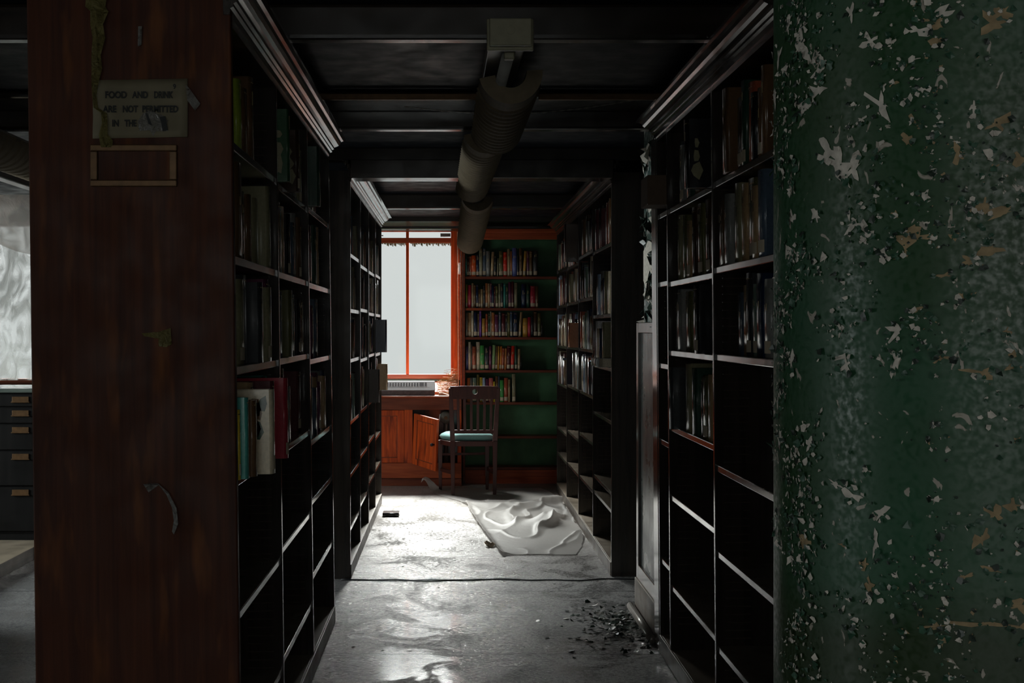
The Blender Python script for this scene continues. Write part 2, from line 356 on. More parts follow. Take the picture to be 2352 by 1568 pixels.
# ---------------------------------------------------------------- windows
def window(n, x0, x1, z0, z1, ypane, fr, mull, mats=('orange', 'orangeh'), axis='x', transom=None, top=.035, bot=.055, side=.05, wall_c=0.):
    w_ = bpy.data.objects.new('window_%d' % n, None); COL.objects.link(w_); w_['kind'] = 'structure'
    sashs = MB(); v = M[mats[0]]; h = M[mats[1]]
    def bx(mb, a0, a1, c0, c1, b0, b1):
        if axis == 'x': mb.box(a0, a1, c0, c1, b0, b1)
        else: mb.box(c0, c1, a0, a1, b0, b1)
    m = MB(); bx(m, x0, x0+side, ypane-fr, ypane+fr, z0, z1); m.build('stile', v, w_, bevel=.003)
    m = MB(); bx(m, x1-side, x1, ypane-fr, ypane+fr, z0, z1); m.build('stile', v, w_, bevel=.003)
    m = MB(); bx(m, x0+side, x1-side, ypane-fr, ypane+fr, z0, z0+bot); m.build('bottom_rail', h, w_, bevel=.003)
    m = MB(); bx(m, x0+side, x1-side, ypane-fr, ypane+fr, z1-top, z1); m.build('top_rail', h, w_, bevel=.003)
    for xm in mull:
        m = MB(); bx(m, xm-.013, xm+.013, ypane-fr*.7, ypane+fr*.7, z0+bot, z1-top); m.build('mullion', v, w_, bevel=.002)
    if transom:
        m = MB(); bx(m, x0+side, x1-side, ypane-fr*.8, ypane+fr*.8, transom-.022, transom+.022); m.build('transom_rail', h, w_, bevel=.002)
    edges = [x0+side]+list(mull)+[x1-side]
    for a, b in zip(edges[:-1], edges[1:]):
        m = MB(); bx(m, a, b, ypane-.002, ypane+.002, z0+bot, z1-top); m.build('pane', M['glass'], w_)
    return w_
w1 = window(1, -.84, .045, .90, 2.225, 11.68, .03, [-.405], transom=2.14, top=.008, bot=.045, side=.062)
# dirt fringe of torn blind along the panes' top
mb = MB(); random.seed(5); x = -.78
while x < -.02:
    wd = random.uniform(.01, .03); h = random.uniform(.015, .04)
    if abs(x+.405) > .02: mb.quad([(x, 11.672, 2.122), (x+wd, 11.672, 2.122), (x+wd*.8, 11.672, 2.122-h), (x+wd*.2, 11.672, 2.122-h*random.uniform(.6, 1))])
    x += wd*.9
mb.build('torn_blind_edge', flat('grimy_blind', (.30, .31, .20), .8), w1)
mb = MB().box(-.68, -.62, 11.63, 11.65, 2.175, 2.185).box(-.665, -.655, 11.62, 11.65, 2.165, 2.195).box(-.11, -.02, 11.63, 11.65, 2.17, 2.20)
mb.build('sash_catch', M['fixture'], w1)
# jamb, casing and a cord beside the main window
MB().box(.045, .062, 11.50, 11.66, .90, 2.225).build('jamb', M['orangeh'], w1, bevel=.002)
MB().box(.068, .082, 11.42, 11.60, .80, 2.225).build('casing', M['orangeh'], w1, bevel=.003)
MB().box(.049, .082, 11.46, 11.50, 1.83, 1.93).box(.055, .08, 11.45, 11.46, 1.845, 1.915).build('cord_cleat', M['white_metal'], w1, bevel=.003)
MB().tube([(.04, 11.46, 2.2), (.042, 11.455, 1.7), (.048, 11.45, 1.2), (.05, 11.44, .84)], .0035, 6).build('sash_cord', M['rag'], w1)
mb = MB(); mb.hexa([(-.84, 11.42, .777), (.044, 11.42, .777), (.044, 11.649, .86), (-.84, 11.649, .86)], [(-.84, 11.42, .80), (.044, 11.42, .80), (.044, 11.649, .895), (-.84, 11.649, .895)])
mb.build('sill', M['orangeh'], w1, bevel=.002)
window(2, -4.9, -2.3, .85, 2.3, 11.68, .03, [-4.25, -3.6, -2.95], mats=('red', 'red'))
window(3, 1.5, 2.8, .45, 2.25, -5.28, .03, [2.15], mats=('red', 'red'), axis='y', transom=1.28)
window(4, 5.7, 7.5, .8, 2.3, -5.28, .03, [6.6], mats=('red', 'red'), axis='y')
window(5, -3.0, 2.2, .8, 2.25, -3.09, .03, [-1.7, -.4, .9], mats=('red', 'red'))  # unseen window added behind the camera for the fill lamp

# ---------------------------------------------------------------- books
CN = {  # colour name: linear colour
 'black': (.012, .012, .014), 'charcoal': (.035, .038, .042), 'navy': (.015, .025, .06), 'slate blue': (.07, .10, .14),
 'dark green': (.02, .055, .035), 'olive': (.10, .095, .035), 'brown': (.12, .065, .03), 'dark brown': (.05, .026, .016),
 'tan': (.38, .25, .13), 'cream': (.55, .47, .34), 'maroon': (.09, .018, .022), 'crimson': (.38, .03, .05), 'red': (.62, .03, .015),
 'orange red': (.75, .10, .02), 'orange': (.72, .22, .03), 'gold': (.50, .27, .05), 'yellow': (.62, .45, .05), 'blue': (.03, .12, .30),
 'bottle green': (.02, .075, .03), 'violet blue': (.09, .11, .30), 'green': (.06, .30, .07), 'light green': (.22, .36, .14), 'lime': (.30, .38, .04), 'teal': (.06, .28, .24),
 'grey': (.20, .20, .19), 'grey green': (.16, .23, .19), 'purple': (.16, .06, .28), 'plum': (.12, .03, .07), 'brick': (.35, .08, .04),
 'pink': (.55, .14, .13), 'pale blue': (.35, .45, .60), 'khaki': (.24, .22, .13), 'white': (.72, .70, .66), 'rust': (.40, .14, .05)}
BM = {}
for k, c in CN.items(): BM[k] = flat('book_cloth_'+k.replace(' ', '_'), tuple(min(.85, q*1.3) for q in c), .2, var=.12, sc=90, spec=.9)
NB = [0]
def arc_pt(t, rr, u):      # point across a rounded spine, u = 0..1
    a = pi*u; return t/2-t/2*cos(a), rr-rr*sin(a)
def spine_r(t): return min(.011, t*.26)
def arc_strip(mb, x, y, z0, z1, t, rr, u0, u1, off, mi, M4=None, n=4):
    ps = [arc_pt(t, rr, u0+(u1-u0)*k/n) for k in range(n+1)]
    for (p, q), (p2, q2) in zip(ps[:-1], ps[1:]):
        pts = [Vector((x+p, y+q-off, z0)), Vector((x+p2, y+q2-off, z0)), Vector((x+p2, y+q2-off, z1)), Vector((x+p, y+q-off, z1))]
        mb.sf.add(len(mb.f)); mb.quad([M4 @ v if M4 else v for v in pts], mi)
def book_cover(mb, x, y, z, t, d, h, M4=None, mi=0, band=None, K=9):
    b = min(.0028, t*.2); rr = spine_r(t)
    prof = [(0, d)]+[arc_pt(t, rr, k/(K-1)) for k in range(K)]+[(t, d), (t-b, d), (t-b, rr+.002), (b, rr+.002), (b, d)]
    i = len(mb.v); n = len(prof)
    for zz in (0, h):
        for (p, q) in prof:
            v = Vector((x+p, y+q, z+zz)); mb.v.append(tuple(M4 @ v) if M4 else tuple(v))
    for k in range(n):
        if 1 <= k < K: mb.sf.add(len(mb.f))
        mb.f.append((i+k, i+(k+1) % n, i+n+(k+1) % n, i+n+k)); mb.m.append(mi)
    for base in (0, n):   # the rims of the boards and spine
        for q in ((0, 1, K+4, K+5), (K, K+1, K+2, K+3), tuple(range(1, K+1))+(K+3, K+4)):
            mb.f.append(tuple(i+base+k for k in q)); mb.m.append(mi)
    if band:
        for (b0, b1, u0, u1) in band: arc_strip(mb, x, y, z+h*b0, z+h*b1, t, rr, u0, u1, .0004, 1, M4)
def add_box_m(mb, x0, x1, y0, y1, z0, z1, M4, mi):
    i = len(mb.v); mb.box(x0, x1, y0, y1, z0, z1, mi)
    for k in range(i, i+8): mb.v[k] = tuple(M4 @ Vector(mb.v[k]))
def book(loc, rz, t, d, h, colour, label, group, tagged=True, lean=0., rng=random, mat=None, bands=True, flatb=False):
    """one book: spine towards local -y, thickness along +x"""
    NB[0] += 1
    m4 = Matrix.Translation(loc) @ Matrix.Rotation(rz, 4, 'Z')
    if lean: m4 = m4 @ Matrix.Rotation(lean, 4, 'Y')
    if flatb: m4 = m4 @ Matrix.Translation((0, 0, t)) @ Matrix.Rotation(pi/2, 4, 'Y')
    if mat is not None: m4 = mat @ m4
    root = thing('book', label, 'book', mat=m4, group=group)
    mb = MB(); bd = None
    if bands:
        bd = []
        if rng.random() < .65:
            z = rng.uniform(.55, .75)
            bd.append((z, z+rng.uniform(.08, .2), .35, .42)); bd.append((z+.02, z+rng.uniform(.08, .16), .55, .61))
        if rng.random() < .4: bd.append((.93, .94, .08, .92))
    book_cover(mb, 0, 0, 0, t, d, h, band=bd)
    mb.build('cover', [BM[colour], M['gold'] if colour not in ('cream', 'tan', 'yellow', 'white', 'khaki') else M['ink']], root)
    if label and 'pattern' in label or label and 'picture-cover' in label:
        pm = MB(); side = 0 if rz > 0 else t
        off = -.0006 if side == 0 else t+.0006
        for q in range(9 if 'pattern' in label else 3):
            yc = rng.uniform(.015, .075); zc = rng.uniform(.2, .85)*h; rr = rng.uniform(.01, .024)
            if 'picture' in label: yc = .035; zc = h*(.25+.2*q); rr = (.022, .018, .012)[q]
            pm.quad([(off, max(.003, yc+cos(a*1.05)*rr*rng.uniform(.5, 1.1)), zc+sin(a*1.05)*rr*rng.uniform(.9, 1.8)) for a in range(6)], q % 2)
        pm.build('cover_picture', [BM['khaki'] if 'pattern' not in label else BM['dark green'], BM['khaki'] if 'pattern' not in label else BM['brown']], root, fixn=False)
    bb = min(.0028, t*.2)
    MB().box(bb, t-bb, spine_r(t)+.003, d-.004, .003, h-.004).build('page_block', M['pages'], root)
    if tagged and t > .012:
        lm = MB(); arc_strip(lm, 0, 0, .012, .012+min(.035, h*.16), t, spine_r(t), .15, .85, .0007, 0, None, 6); lm.build('spine_label', M['label'], root, fixn=False)
    return root
WORDS = ['first','second','third','fourth','fifth','sixth','seventh','eighth','ninth','tenth','eleventh','twelfth','thirteenth','fourteenth','fifteenth','sixteenth','seventeenth','eighteenth','nineteenth','twentieth','twenty-first','twenty-second','twenty-third','twenty-fourth','twenty-fifth','twenty-sixth','twenty-seventh','twenty-eighth']

# ---------------------------------------------------------------- bookcases
def row_case(name, label, plane, sgn, divs, shelves, mats, lean=0, depth=.26, double=False, near_panel=None, top=2.155, crown=True, plinth=.075, matrix=None, th=.019):
    """sgn=+1: open side faces +x and the body lies at x < plane; -1: mirrored. divs: y of uprights; shelves: list per bay of z."""
    root = thing(name, label, 'bookcase', loc=(0, 0, 0))
    def X(a): return plane-sgn*a      # a = distance behind the front plane
    def bxx(mb, a0, a1, y0, y1, z0, z1, mi=0):
        x0, x1 = sorted((X(a0), X(a1))); mb.box(x0, x1, y0, y1, z0, z1, mi)
    H = top+.05
    full = depth*2+.02 if double else depth
    for k, y in enumerate(divs):
        if near_panel and k == 0: continue
        mb = MB(); bxx(mb, 0, full, y-.011, y+.011, 0, H)
        # rows of shallow shelf slots near the front of the upright
        z = .30
        sl = MB()
        zz = plinth+.1
        while zz < 2.05:
            bxx(sl, .03, .115, y-.015, y+.015, zz, zz+.0035); zz += .0262
        up = mb.build('upright', M['case'], root, bevel=.0025)
        if k or name == '': sl.build('shelf_slots', M['casey'], up)
    if near_panel:
        y = divs[0]; mb = MB(); bxx(mb, -.006, full+.006, y-.014, y+.014, 0, H+.1)
        mb.build('end_panel', M[near_panel], root, bevel=.004)
    for (ya, yb), zs in zip(zip(divs[:-1], divs[1:]), shelves):
        for z in zs:
            mb = MB(); bxx(mb, .006, depth-.012, ya+.012, yb-.012, z-th*1.15, z)
            mb.build('shelf', M['casey'], root, bevel=.0025)
        mb = MB(); bxx(mb, .004, depth-.012, ya+.012, yb-.012, plinth-.02, plinth)
        mb.build('bottom_board', M['plinth'], root, bevel=.002)
    mb = MB(); bxx(mb, depth-.012, depth+.004, divs[0]+.012, divs[-1], 0, H); mb.build('back_panel', M['case'], root)
    mb = MB(); bxx(mb, -.004, .012, divs[0]+.014, divs[-1]-.005, 0, plinth-.001); mb.build('plinth', M['plinth'], root, bevel=.003)
    mb = MB(); bxx(mb, 0, full, divs[0]+.014, divs[-1], top-.03, top+.0); mb.build('top_board', M['case'], root)
    if crown:
        pr = [(0.012, top-.012), (-.004, top-.012), (-.006, top+.004), (-.014, top+.008), (-.014, top+.016), (-.022, top+.02), (-.024, top+.028),
              (-.034, top+.031), (-.044, top+.036), (-.052, top+.044), (-.056, top+.053), (-.066, top+.056), (-.078, top+.056), (-.078, top+.066), (.012, top+.066)]
        pr = [(X(a), z) for a, z in pr]
        MB().prism(pr, 'y', divs[0]-.02, divs[-1]+.03).build('crown_moulding', M['crown'], root)
    if matrix is not None: root.matrix_world = matrix
    return root
XL, XR = -.542, .865
TL = Matrix.Translation((XL, 0, 0)) @ Matrix.Rotation(R(-.75), 4, 'Y') @ Matrix.Translation((-XL, 0, .0035))
TRm = Matrix.Translation((XR, 0, 0)) @ Matrix.Rotation(R(-.45), 4, 'Y') @ Matrix.Translation((-XR, 0, .0025))
LD = [3.33, 4.22, 5.11, 6.0]
LS = [[.25, .61, .958, 1.247, 1.537, 1.835], [.275, .633, .953, 1.25, 1.535, 1.825], [.375, .67, .905, 1.226, 1.53, 1.83]]
left_case = row_case('bookcase', 'tall dark double sided bookcase whose broad red-brown end panel carries a food notice', XL, 1, LD, LS, M, double=True, near_panel='panel', matrix=TL, depth=.243)
FD = [7.06, 7.83, 8.60, 9.36, 10.13]
FS = [[.265, .555, .845, 1.185, 1.46, 1.764], [.29, .58, .855, 1.167, 1.475, 1.742], [.32, .60, .86, 1.18, 1.46, 1.74], [.33, .56, .88, 1.17, 1.46, 1.75]]
far_left = row_case('bookcase', 'dark bookcase row beyond the cross aisle, ending beside the bright window', -.553, 1, FD, FS, M, double=True)
RD = [3.39, 4.29, 5.19, 5.45]
RS = [[.31, .622, .903, 1.265, 1.549, 1.83], [.333, .69, .965, 1.262, 1.535, 1.824], [.396, .891, 1.205, 1.542, 1.824]]
right_case = row_case('bookcase', 'dark bookcase half hidden behind the round peeling green column', XR, -1, RD, RS, M, matrix=TRm)
pm_ = MB().box(XR-.002, XR+.26, 5.462, 5.585, 0, 2.15).build('end_post', M['casey'], right_case, bevel=.003)
GD = [7.13, 8.07, 9.0, 9.93, 10.86]
GS = [[.357, .455, .843, 1.135, 1.434, 1.828], [.346, .642, .932, 1.22, 1.552, 1.845], [.34, .585, .93, 1.22, 1.545, 1.814], [.33, .542, .91, 1.215, 1.54, 1.83]]
far_right = row_case('bookcase', 'dark bookcase row with bare lower shelves beside the white floor sheet', XR, -1, GD, GS, M, double=True)

# built-in bookcase on the far wall
BY = 11.40
bc = thing('bookcase', 'built-in green-backed bookcase with red-brown shelves on the end wall', 'bookcase')
bx0, bx1 = .108, .93
MB().box(bx0-.022, bx0, BY, 11.61, 0, 2.2).build('upright', M['red'], bc, bevel=.002)
MB().box(bx1, bx1+.022, BY, 11.61, 0, 2.2).build('upright', M['red'], bc, bevel=.002)
MB().box(bx0, bx1, 11.595, 11.612, .1, 2.2).build('back_panel', M['green_back'], bc)
BZ = [1.808, 1.532, 1.278, .990, .709, .414]
for z in BZ: MB().box(bx0, bx1, BY+.01, 11.594, z-.022, z).build('shelf', M['red'], bc, bevel=.002)
MB().box(bx0, bx1, BY+.01, 11.594, .12, .142).build('bottom_board', M['red'], bc, bevel=.002)
MB().box(bx0, bx1, BY-.005, BY+.012, 0.0, .12).build('plinth', M['orangeh'], bc, bevel=.002)
MB().box(bx0-.022, bx1+.022, BY-.008, BY+.02, 2.13, 2.222).box(bx0-.02, bx1+.02, BY-.014, BY, 2.19, 2.222).build('top_rail', M['orangeh'], bc, bevel=.003)
# exposed raw wood along two shelves' edges
MB().box(.12, .255, BY+.0085, BY+.0105, 1.512, 1.530).build('split_edge', M['orangeh'], bc)

S1 = [(912,925,378,'teal'),(925,950,385,'dark brown'),(950,972,385,'brick'),(972,1018,378,'orange red'),(1018,1048,370,'navy'),(1048,1082,308,'khaki'),(1082,1116,305,'slate blue'),(1118,1155,335,'grey'),(1160,1188,342,'tan',3),(1194,1213,380,'charcoal',2),(1224,1239,405,'khaki',2),(1245,1288,335,'olive'),(1290,1327,345,'red'),(1330,1357,312,'tan'),(1358,1378,335,'rust'),(1379,1425,302,'violet blue'),(1426,1443,380,'charcoal'),(1448,1478,305,'brown'),(1482,1510,335,'gold',4),(1523,1547,335,'plum'),(1548,1580,332,'brown'),(1588,1632,330,'charcoal')]
S2 = [(915,931,645,'lime'),(932,970,650,'crimson'),(972,993,633,'tan'),(994,1015,650,'brown'),(1018,1040,645,'navy'),(1042,1060,695,'brown'),(1061,1086,692,'tan'),(1088,1108,658,'charcoal'),(1110,1134,633,'rust'),(1135,1156,636,'tan'),(1158,1173,630,'plum'),(1175,1195,655,'navy'),(1197,1209,660,'maroon'),(1211,1238,662,'olive'),(1240,1262,640,'khaki'),(1263,1286,630,'charcoal'),(1288,1312,638,'teal'),(1315,1338,635,'dark green'),(1340,1368,620,'plum'),(1370,1394,615,'maroon'),(1398,1430,630,'khaki'),(1470,1518,640,'navy'),(1520,1553,640,'dark green'),(1558,1610,660,'crimson'),(1612,1638,662,'brown')]
S3 = [(916,931,940,'grey'),(932,968,940,'tan'),(970,993,908,'cream'),(994,1030,935,'navy'),(1032,1048,945,'brown'),(1050,1071,922,'purple'),(1075,1108,998,'gold'),(1112,1135,952,'brick'),(1138,1158,940,'dark green'),(1159,1171,928,'cream'),(1172,1203,938,'rust'),(1205,1241,958,'plum'),(1243,1268,930,'slate blue'),(1272,1311,945,'maroon'),(1312,1327,948,'charcoal'),(1328,1357,935,'olive'),(1358,1382,930,'slate blue'),(1385,1435,935,'navy'),(1440,1464,935,'tan',4),(1482,1533,995,'gold'),(1535,1565,985,'crimson'),(1567,1588,970,'charcoal'),(1592,1630,925,'dark brown'),(1632,1666,945,'olive'),(1668,1682,1040,'charcoal')]
S4 = [(915,938,1270,'violet blue'),(940,965,1228,'cream'),(966,978,1250,'grey'),(980,1016,1272,'brick'),(1018,1056,1228,'cream'),(1058,1101,1262,'green'),(1103,1145,1280,'charcoal'),(1147,1172,1270,'plum'),(1174,1204,1258,'light green',2),(1208,1228,1268,'brown',2),(1230,1244,1270,'gold',2),(1246,1270,1272,'orange',2),(1272,1294,1290,'brick',2),(1298,1320,1290,'rust',2),(1322,1356,1265,'maroon',2),(1360,1396,1268,'red',2),(1403,1428,1262,'dark green'),(1432,1457,1298,'tan',1),(1461,1470,1375,'black')]
S5 = [(832,862,180,'rust'),(865,877,178,'grey'),(880,920,178,'grey green'),(922,947,150,'olive'),(948,974,175,'yellow'),(975,999,178,'pale blue'),(1001,1030,190,'plum'),(1032,1069,180,'pink'),(1071,1087,212,'yellow'),(1089,1114,165,'brown'),(1115,1129,165,'slate blue'),(1131,1166,200,'green'),(1168,1203,180,'brick'),(1205,1222,195,'tan'),(1240,1272,145,'khaki')]
rg = random.Random(11)
SHN = ['top', 'second', 'third', 'fourth', 'fifth']
for si, (lst, z, sc, ox, oy, yb) in enumerate(((S1, BZ[0], 4.354, 860, 500, 587), (S2, BZ[1], 4.354, 860, 500, 880), (S3, BZ[2], 4.354, 860, 500, 1183), (S4, BZ[3], 4.354, 860, 500, 1507), (S5, BZ[4], 3.92, 860, 820, 397))):
    for bi, b in enumerate(lst):
        k = 11.43/F
        x0 = (ox+b[0]/sc-HX)*k; x1 = (ox+b[1]/sc-HX)*k; h = (yb-b[2])/sc*k
        x0 = max(x0, bx0+.002); t = x1-x0-.0006
        lean = R(b[4]) if len(b) > 4 else 0
        h = min(h, {0: .33, 1: .25, 2: .229, 3: .262, 4: .256}[si])
        zz = z+.0005+(t*sin(lean) if lean > 0 else 0)
        lb = '%s%s book, %s from the left on the %s shelf of the green-backed bookcase' % ('leaning ' if lean else '', b[3], WORDS[bi], SHN[si])
        book((x0, BY+.02+rg.uniform(0, .012), zz), 0, t, rg.uniform(.13, .145), h, b[3], lb, 'books on the end wall bookcase', rg.random() < .75, lean, rg)

# books along the aisle bookcases
PAL_D = ['charcoal', 'black', 'dark brown', 'dark green', 'navy', 'maroon', 'grey', 'olive', 'brown', 'khaki', 'slate blue', 'grey green', 'tan', 'plum']
SP = []
def fill_side(plane, sgn, y0, y1, z, hmax, rng, pal, case, shelf, bay, group, tmin=.030, tmax=.062, mat=None, specials=(), first=(), inset=(.012, .05), gaps=(), cap=99, stuff=None, hmin=.19, lean_p=.06, order='near'):
    y = y0+.0165
    items = []
    for s in specials:   # (y, t, h, d, colour, front offset, label)
        items.append((s[0], s))
    k = 0; fi = 0
    occ = [(s[0]-.002, s[0]+s[1]+.002) for s in specials]+list(gaps)
    lst = []
    while y < y1-.05 and k < cap:
        t = rng.uniform(tmin, tmax)
        hit = [o for o in occ if y < o[1] and y+t > o[0]]
        if hit: y = max(o[1] for o in hit)+.001; continue
        h = min(hmax-.012, rng.uniform(hmin, .262)); d = rng.uniform(.15, .19); c = rng.choice(pal)
        ins = rng.uniform(*inset)
        if fi < len(first): c, t, h = first[fi][:3]; fi += 1; ins = .012
        if y+t > y1-.0165: break
        lst.append((y, t, h, d, c, ins, None)); y += t+.001+(rng.uniform(.0, .004)); k += 1
    lst += [(s[0], s[1], s[2], s[3], s[4], s[5], s[6]) for s in specials]
    lst.sort()
    for n, (yy, t, h, d, c, ins, lb) in enumerate(lst):
        d = min(d, .238-ins)
        xf = plane-sgn*ins
        if sgn > 0: loc = (xf, yy, z+.0008); rz = pi/2
        else: loc = (xf, yy+t, z+.0008); rz = -pi/2
        if stuff is not None:
            m4 = Matrix.Translation(loc) @ Matrix.Rotation(rz, 4, 'Z')
            mi = stuff['m'].setdefault(c, len(stuff['m'])+2)
            book_cover(stuff['b'], 0, 0, 0, t, d, h, M4=m4, mi=mi, K=7)
            bb = min(.0028, t*.2); add_box_m(stuff['b'], bb, t-bb, spine_r(t)+.003, d-.004, .003, h-.004, m4, 0)
            continue
        if lb is None:
            hd = 'tall ' if h > .24 else ('short ' if h < .205 else '')
            lb = '%s%s book, %s from the near end, %s shelf, %s bay, %s' % (hd, c, WORDS[n], shelf, bay, case)
        book(loc, rz, t, d, h, c, lb, group, rng.random() < .3, 0, rng, mat=mat)
lv = ['fourth', 'third', 'second', 'top']; bn = ['near', 'middle', 'far']
rg = random.Random(4)
LPAL = {(0, 3): ['khaki', 'olive', 'tan', 'maroon', 'lime', 'olive', 'brown'], (0, 2): ['khaki', 'brown', 'olive', 'grey', 'navy'], (0, 0): ['yellow', 'teal', 'tan', 'red', 'dark green', 'cream']}
specL = {
 (1, 3): [(4.245, .03, .235, .2, 'bottle green', -.036, 'green picture-cover book jutting out of the top shelf into the aisle'),
          (4.56, .045, .215, .2, 'dark brown', -.03, 'dark brown book jutting out, top shelf, beyond the green picture-cover book')],
 (2, 3): [(5.15, .05, .235, .2, 'dark green', -.042, 'dark green book jutting out of the top shelf, last of three')],
 (0, 2): [(3.3475, .06, .225, .2, 'blue', .004, 'bright blue book at the near end of the second shelf, left bookcase')],
 (0, 1): [(3.80, .055, .235, .2, 'charcoal', -.003, 'wide charcoal book flush with the third shelf edge, near bay, left bookcase'), (3.96, .06, .225, .2, 'khaki', -.005, 'wide khaki book on third shelf beside the charcoal one')],
 (1, 1): [(4.5, .05, .23, .2, 'olive', -.004, 'olive book flush with third shelf edge, middle bay of left bookcase')],
 (0, 0): [(3.3475, .02, .18, .2, 'yellow', -.010, 'bright yellow book jutting out at the near end of the fourth shelf'),
          (3.37, .03, .21, .2, 'teal', -.027, 'teal book jutting out beside the bright yellow one, fourth shelf'),
          (3.42, .04, .20, .2, 'brown', -.040, 'brown book between the teal and the cream patterned one, fourth shelf'),
          (3.48, .05, .225, .2, 'cream', -.078, 'cream book with green and brown cover pattern jutting from the fourth shelf'),
          (3.80, .035, .235, .2, 'maroon', -.035, 'red-brown book jutting out, nearer of two, fourth shelf of left bookcase'), (3.90, .04, .24, .2, 'crimson', -.062, 'red book jutting out, farther of two, fourth shelf of left bookcase')],
}
gapL = {(0, 3): [(3.95, 4.2)], (1, 3): [(4.65, 4.79)], (2, 3): [(5.75, 5.95)], (0, 2): [(3.9, 4.06)], (2, 2): [(5.75, 6)], (2, 1): [(5.68, 6)], (1, 0): [(4.62, 5.0)], (1, 2): [(4.9, 5.0)]}
L_count = 0
for bay in range(3):
    zs = LS[bay][2:]
    for li, z in enumerate(zs):
        hmax = (zs[li+1] if li < 3 else 2.12)-z-.025
        fill_side(XL, 1, LD[bay], LD[bay+1], z, hmax, rg, LPAL.get((bay, li), PAL_D), 'left bookcase', lv[li], bn[bay], 'books on the near left bookcase',
                  mat=TL, specials=specL.get((bay, li), ()), gaps=gapL.get((bay, li), ()), tmin=.042, tmax=.078)
L_count = NB[0]
specR = {
 (1, 3): [(4.42, .06, .235, .2, 'black', -.06, 'black picture-cover book standing out on top shelf of right bookcase')],
 (0, 3): [(4.02, .07, .26, .2, 'brown', -.01, 'thick brown book on the top shelf beside the green column')],
 (1, 1): [(4.42, .07, .235, .2, 'black', -.03, 'broad black book on third shelf of right bookcase')],
 (1, 0): [(4.96, .05, .235, .2, 'charcoal', -.03, 'charcoal book jutting out of the fourth shelf, right bookcase')]}
for bay in (0, 1):
    zs = RS[bay][2:]
    for li, z in enumerate(zs):
        if bay == 0 and li == 0: continue
        hmax = (zs[li+1] if li < 3 else 2.12)-z-.025
        fill_side(XR, -1, RD[bay] if bay else 3.62, RD[bay+1], z, hmax, rg, PAL_D+['tan', 'brick'], 'right bookcase', lv[li], bn[bay] if bay == 0 else 'far', 'books on the near right bookcase',
                  mat=TRm, specials=specR.get((bay, li), ()), gaps=[(4.16, 4.3)] if (bay == 0 and li in (1,)) else (), tmin=.046, tmax=.086, inset=(.008, .035))
print('BOOKS individual', NB[0], 'left', L_count)
# the farther rows: small and crowded, several hundred
stuff = {'b': MB(), 'm': {}}
rg = random.Random(21)
FP = ['grey', 'charcoal', 'khaki', 'slate blue', 'dark brown', 'black', 'brown', 'grey green', 'cream', 'navy', 'maroon']
for bay in range(4):
    zs = FS[bay][2:]
    for li, z in enumerate(zs):
        hmax = (zs[li+1] if li < 3 else 2.12)-z-.025
        fill_side(-.553, 1, FD[bay], FD[bay+1]-.04, z, hmax, rg, FP, '', '', '', '', stuff=stuff, tmin=.022, tmax=.048, inset=(.005, .04), gaps=([(FD[bay]+.25, FD[bay]+.33)] if (li+bay) % 2 else [])+{(3, 1): [(9.39, 9.445)], (2, 0): [(8.65, 8.70)], (3, 0): [(9.99, 10.1)]}.get((bay, li), []))
    zs = GS[bay][2:]
    for li, z in enumerate(zs):
        if li == 0 and bay == 0: continue
        hmax = (zs[li+1] if li < 3 else 2.12)-z-.025
        sps = []; gp = []
        if li == 0: gp = [(GD[bay]+.5, GD[bay]+1)] if bay != 3 else []
        if bay == 0 and li == 1: gp = [(7.14, 7.58)]
        if bay == 1 and li == 0: gp = [(8.1, 8.2)]
        if bay == 2 and li == 3: gp = [(9.0, 9.12)]
        if bay == 2 and li == 1: gp = [(9.0, 9.11)]
        fill_side(XR, -1, GD[bay], GD[bay+1]-.03, z, hmax, rg, FP+['cream', 'white', 'pale blue', 'grey', 'brick'], '', '', '', '', stuff=stuff, tmin=.022, tmax=.05, inset=(-.004, .035), gaps=gp)
mats = [M['pages'], M['gold']]+[BM[c] for c in stuff['m']]
o = stuff['b'].build('books', mats)
tag(o, 'rows of thin worn books crowding the shelves of both farther aisle bookcases', 'books', kind='stuff')
print('STUFF verts', len(o.data.vertices))
# single books pulled out of the far rows
def jut(x0, x1, y, t, z, h, colour, label):    # board faces the camera
    sgn = 1 if x0 < 0 else -1
    if sgn > 0: loc = (x1, y, z+.0008); rz = pi/2
    else: loc = (x0, y+t, z+.0008); rz = -pi/2
    book(loc, rz, t, abs(x1-x0), h, colour, label, 'books pulled out of the far rows', False, 0, random.Random(3), bands=False)
jut(-.64, -.475, 9.40, .035, 1.1805, .235, 'navy', 'dark blue book standing out against the window from the far left bookcase')
jut(-.66, -.485, 8.66, .03, .8605, .22, 'dark brown', 'dark brown book jutting from the far left bookcase, above the empty shelves')
jut(-.66, -.50, 10.0, .04, .8805, .20, 'tan', 'tan book jutting out at the window end of far left bookcase')
jut(.775, .93, 9.06, .045, 1.8145, .26, 'dark brown', 'wide dark brown binder jutting from top shelf of the far right bookcase')
jut(.80, .95, 9.05, .04, 1.2205, .17, 'rust', 'small rust orange book on third shelf of the far right bookcase')
book((.80, 7.55, 1.136), -pi/2, .05, .2, .30, 'grey', 'thick grey book lying flat, overhanging its shelf above the bare shelves', 'books pulled out of the far rows', False, 0, random.Random(3), bands=False, flatb=True)
# cardboard box on the post beside the right bookcase
o = MB().box(.778, 1.05, 5.22, 5.40, 1.846, 1.965).build('storage_box', M['cardboard'], bevel=.003); tag(o, 'small brown box sticking out of the top shelf beside the peeling pier', 'box')

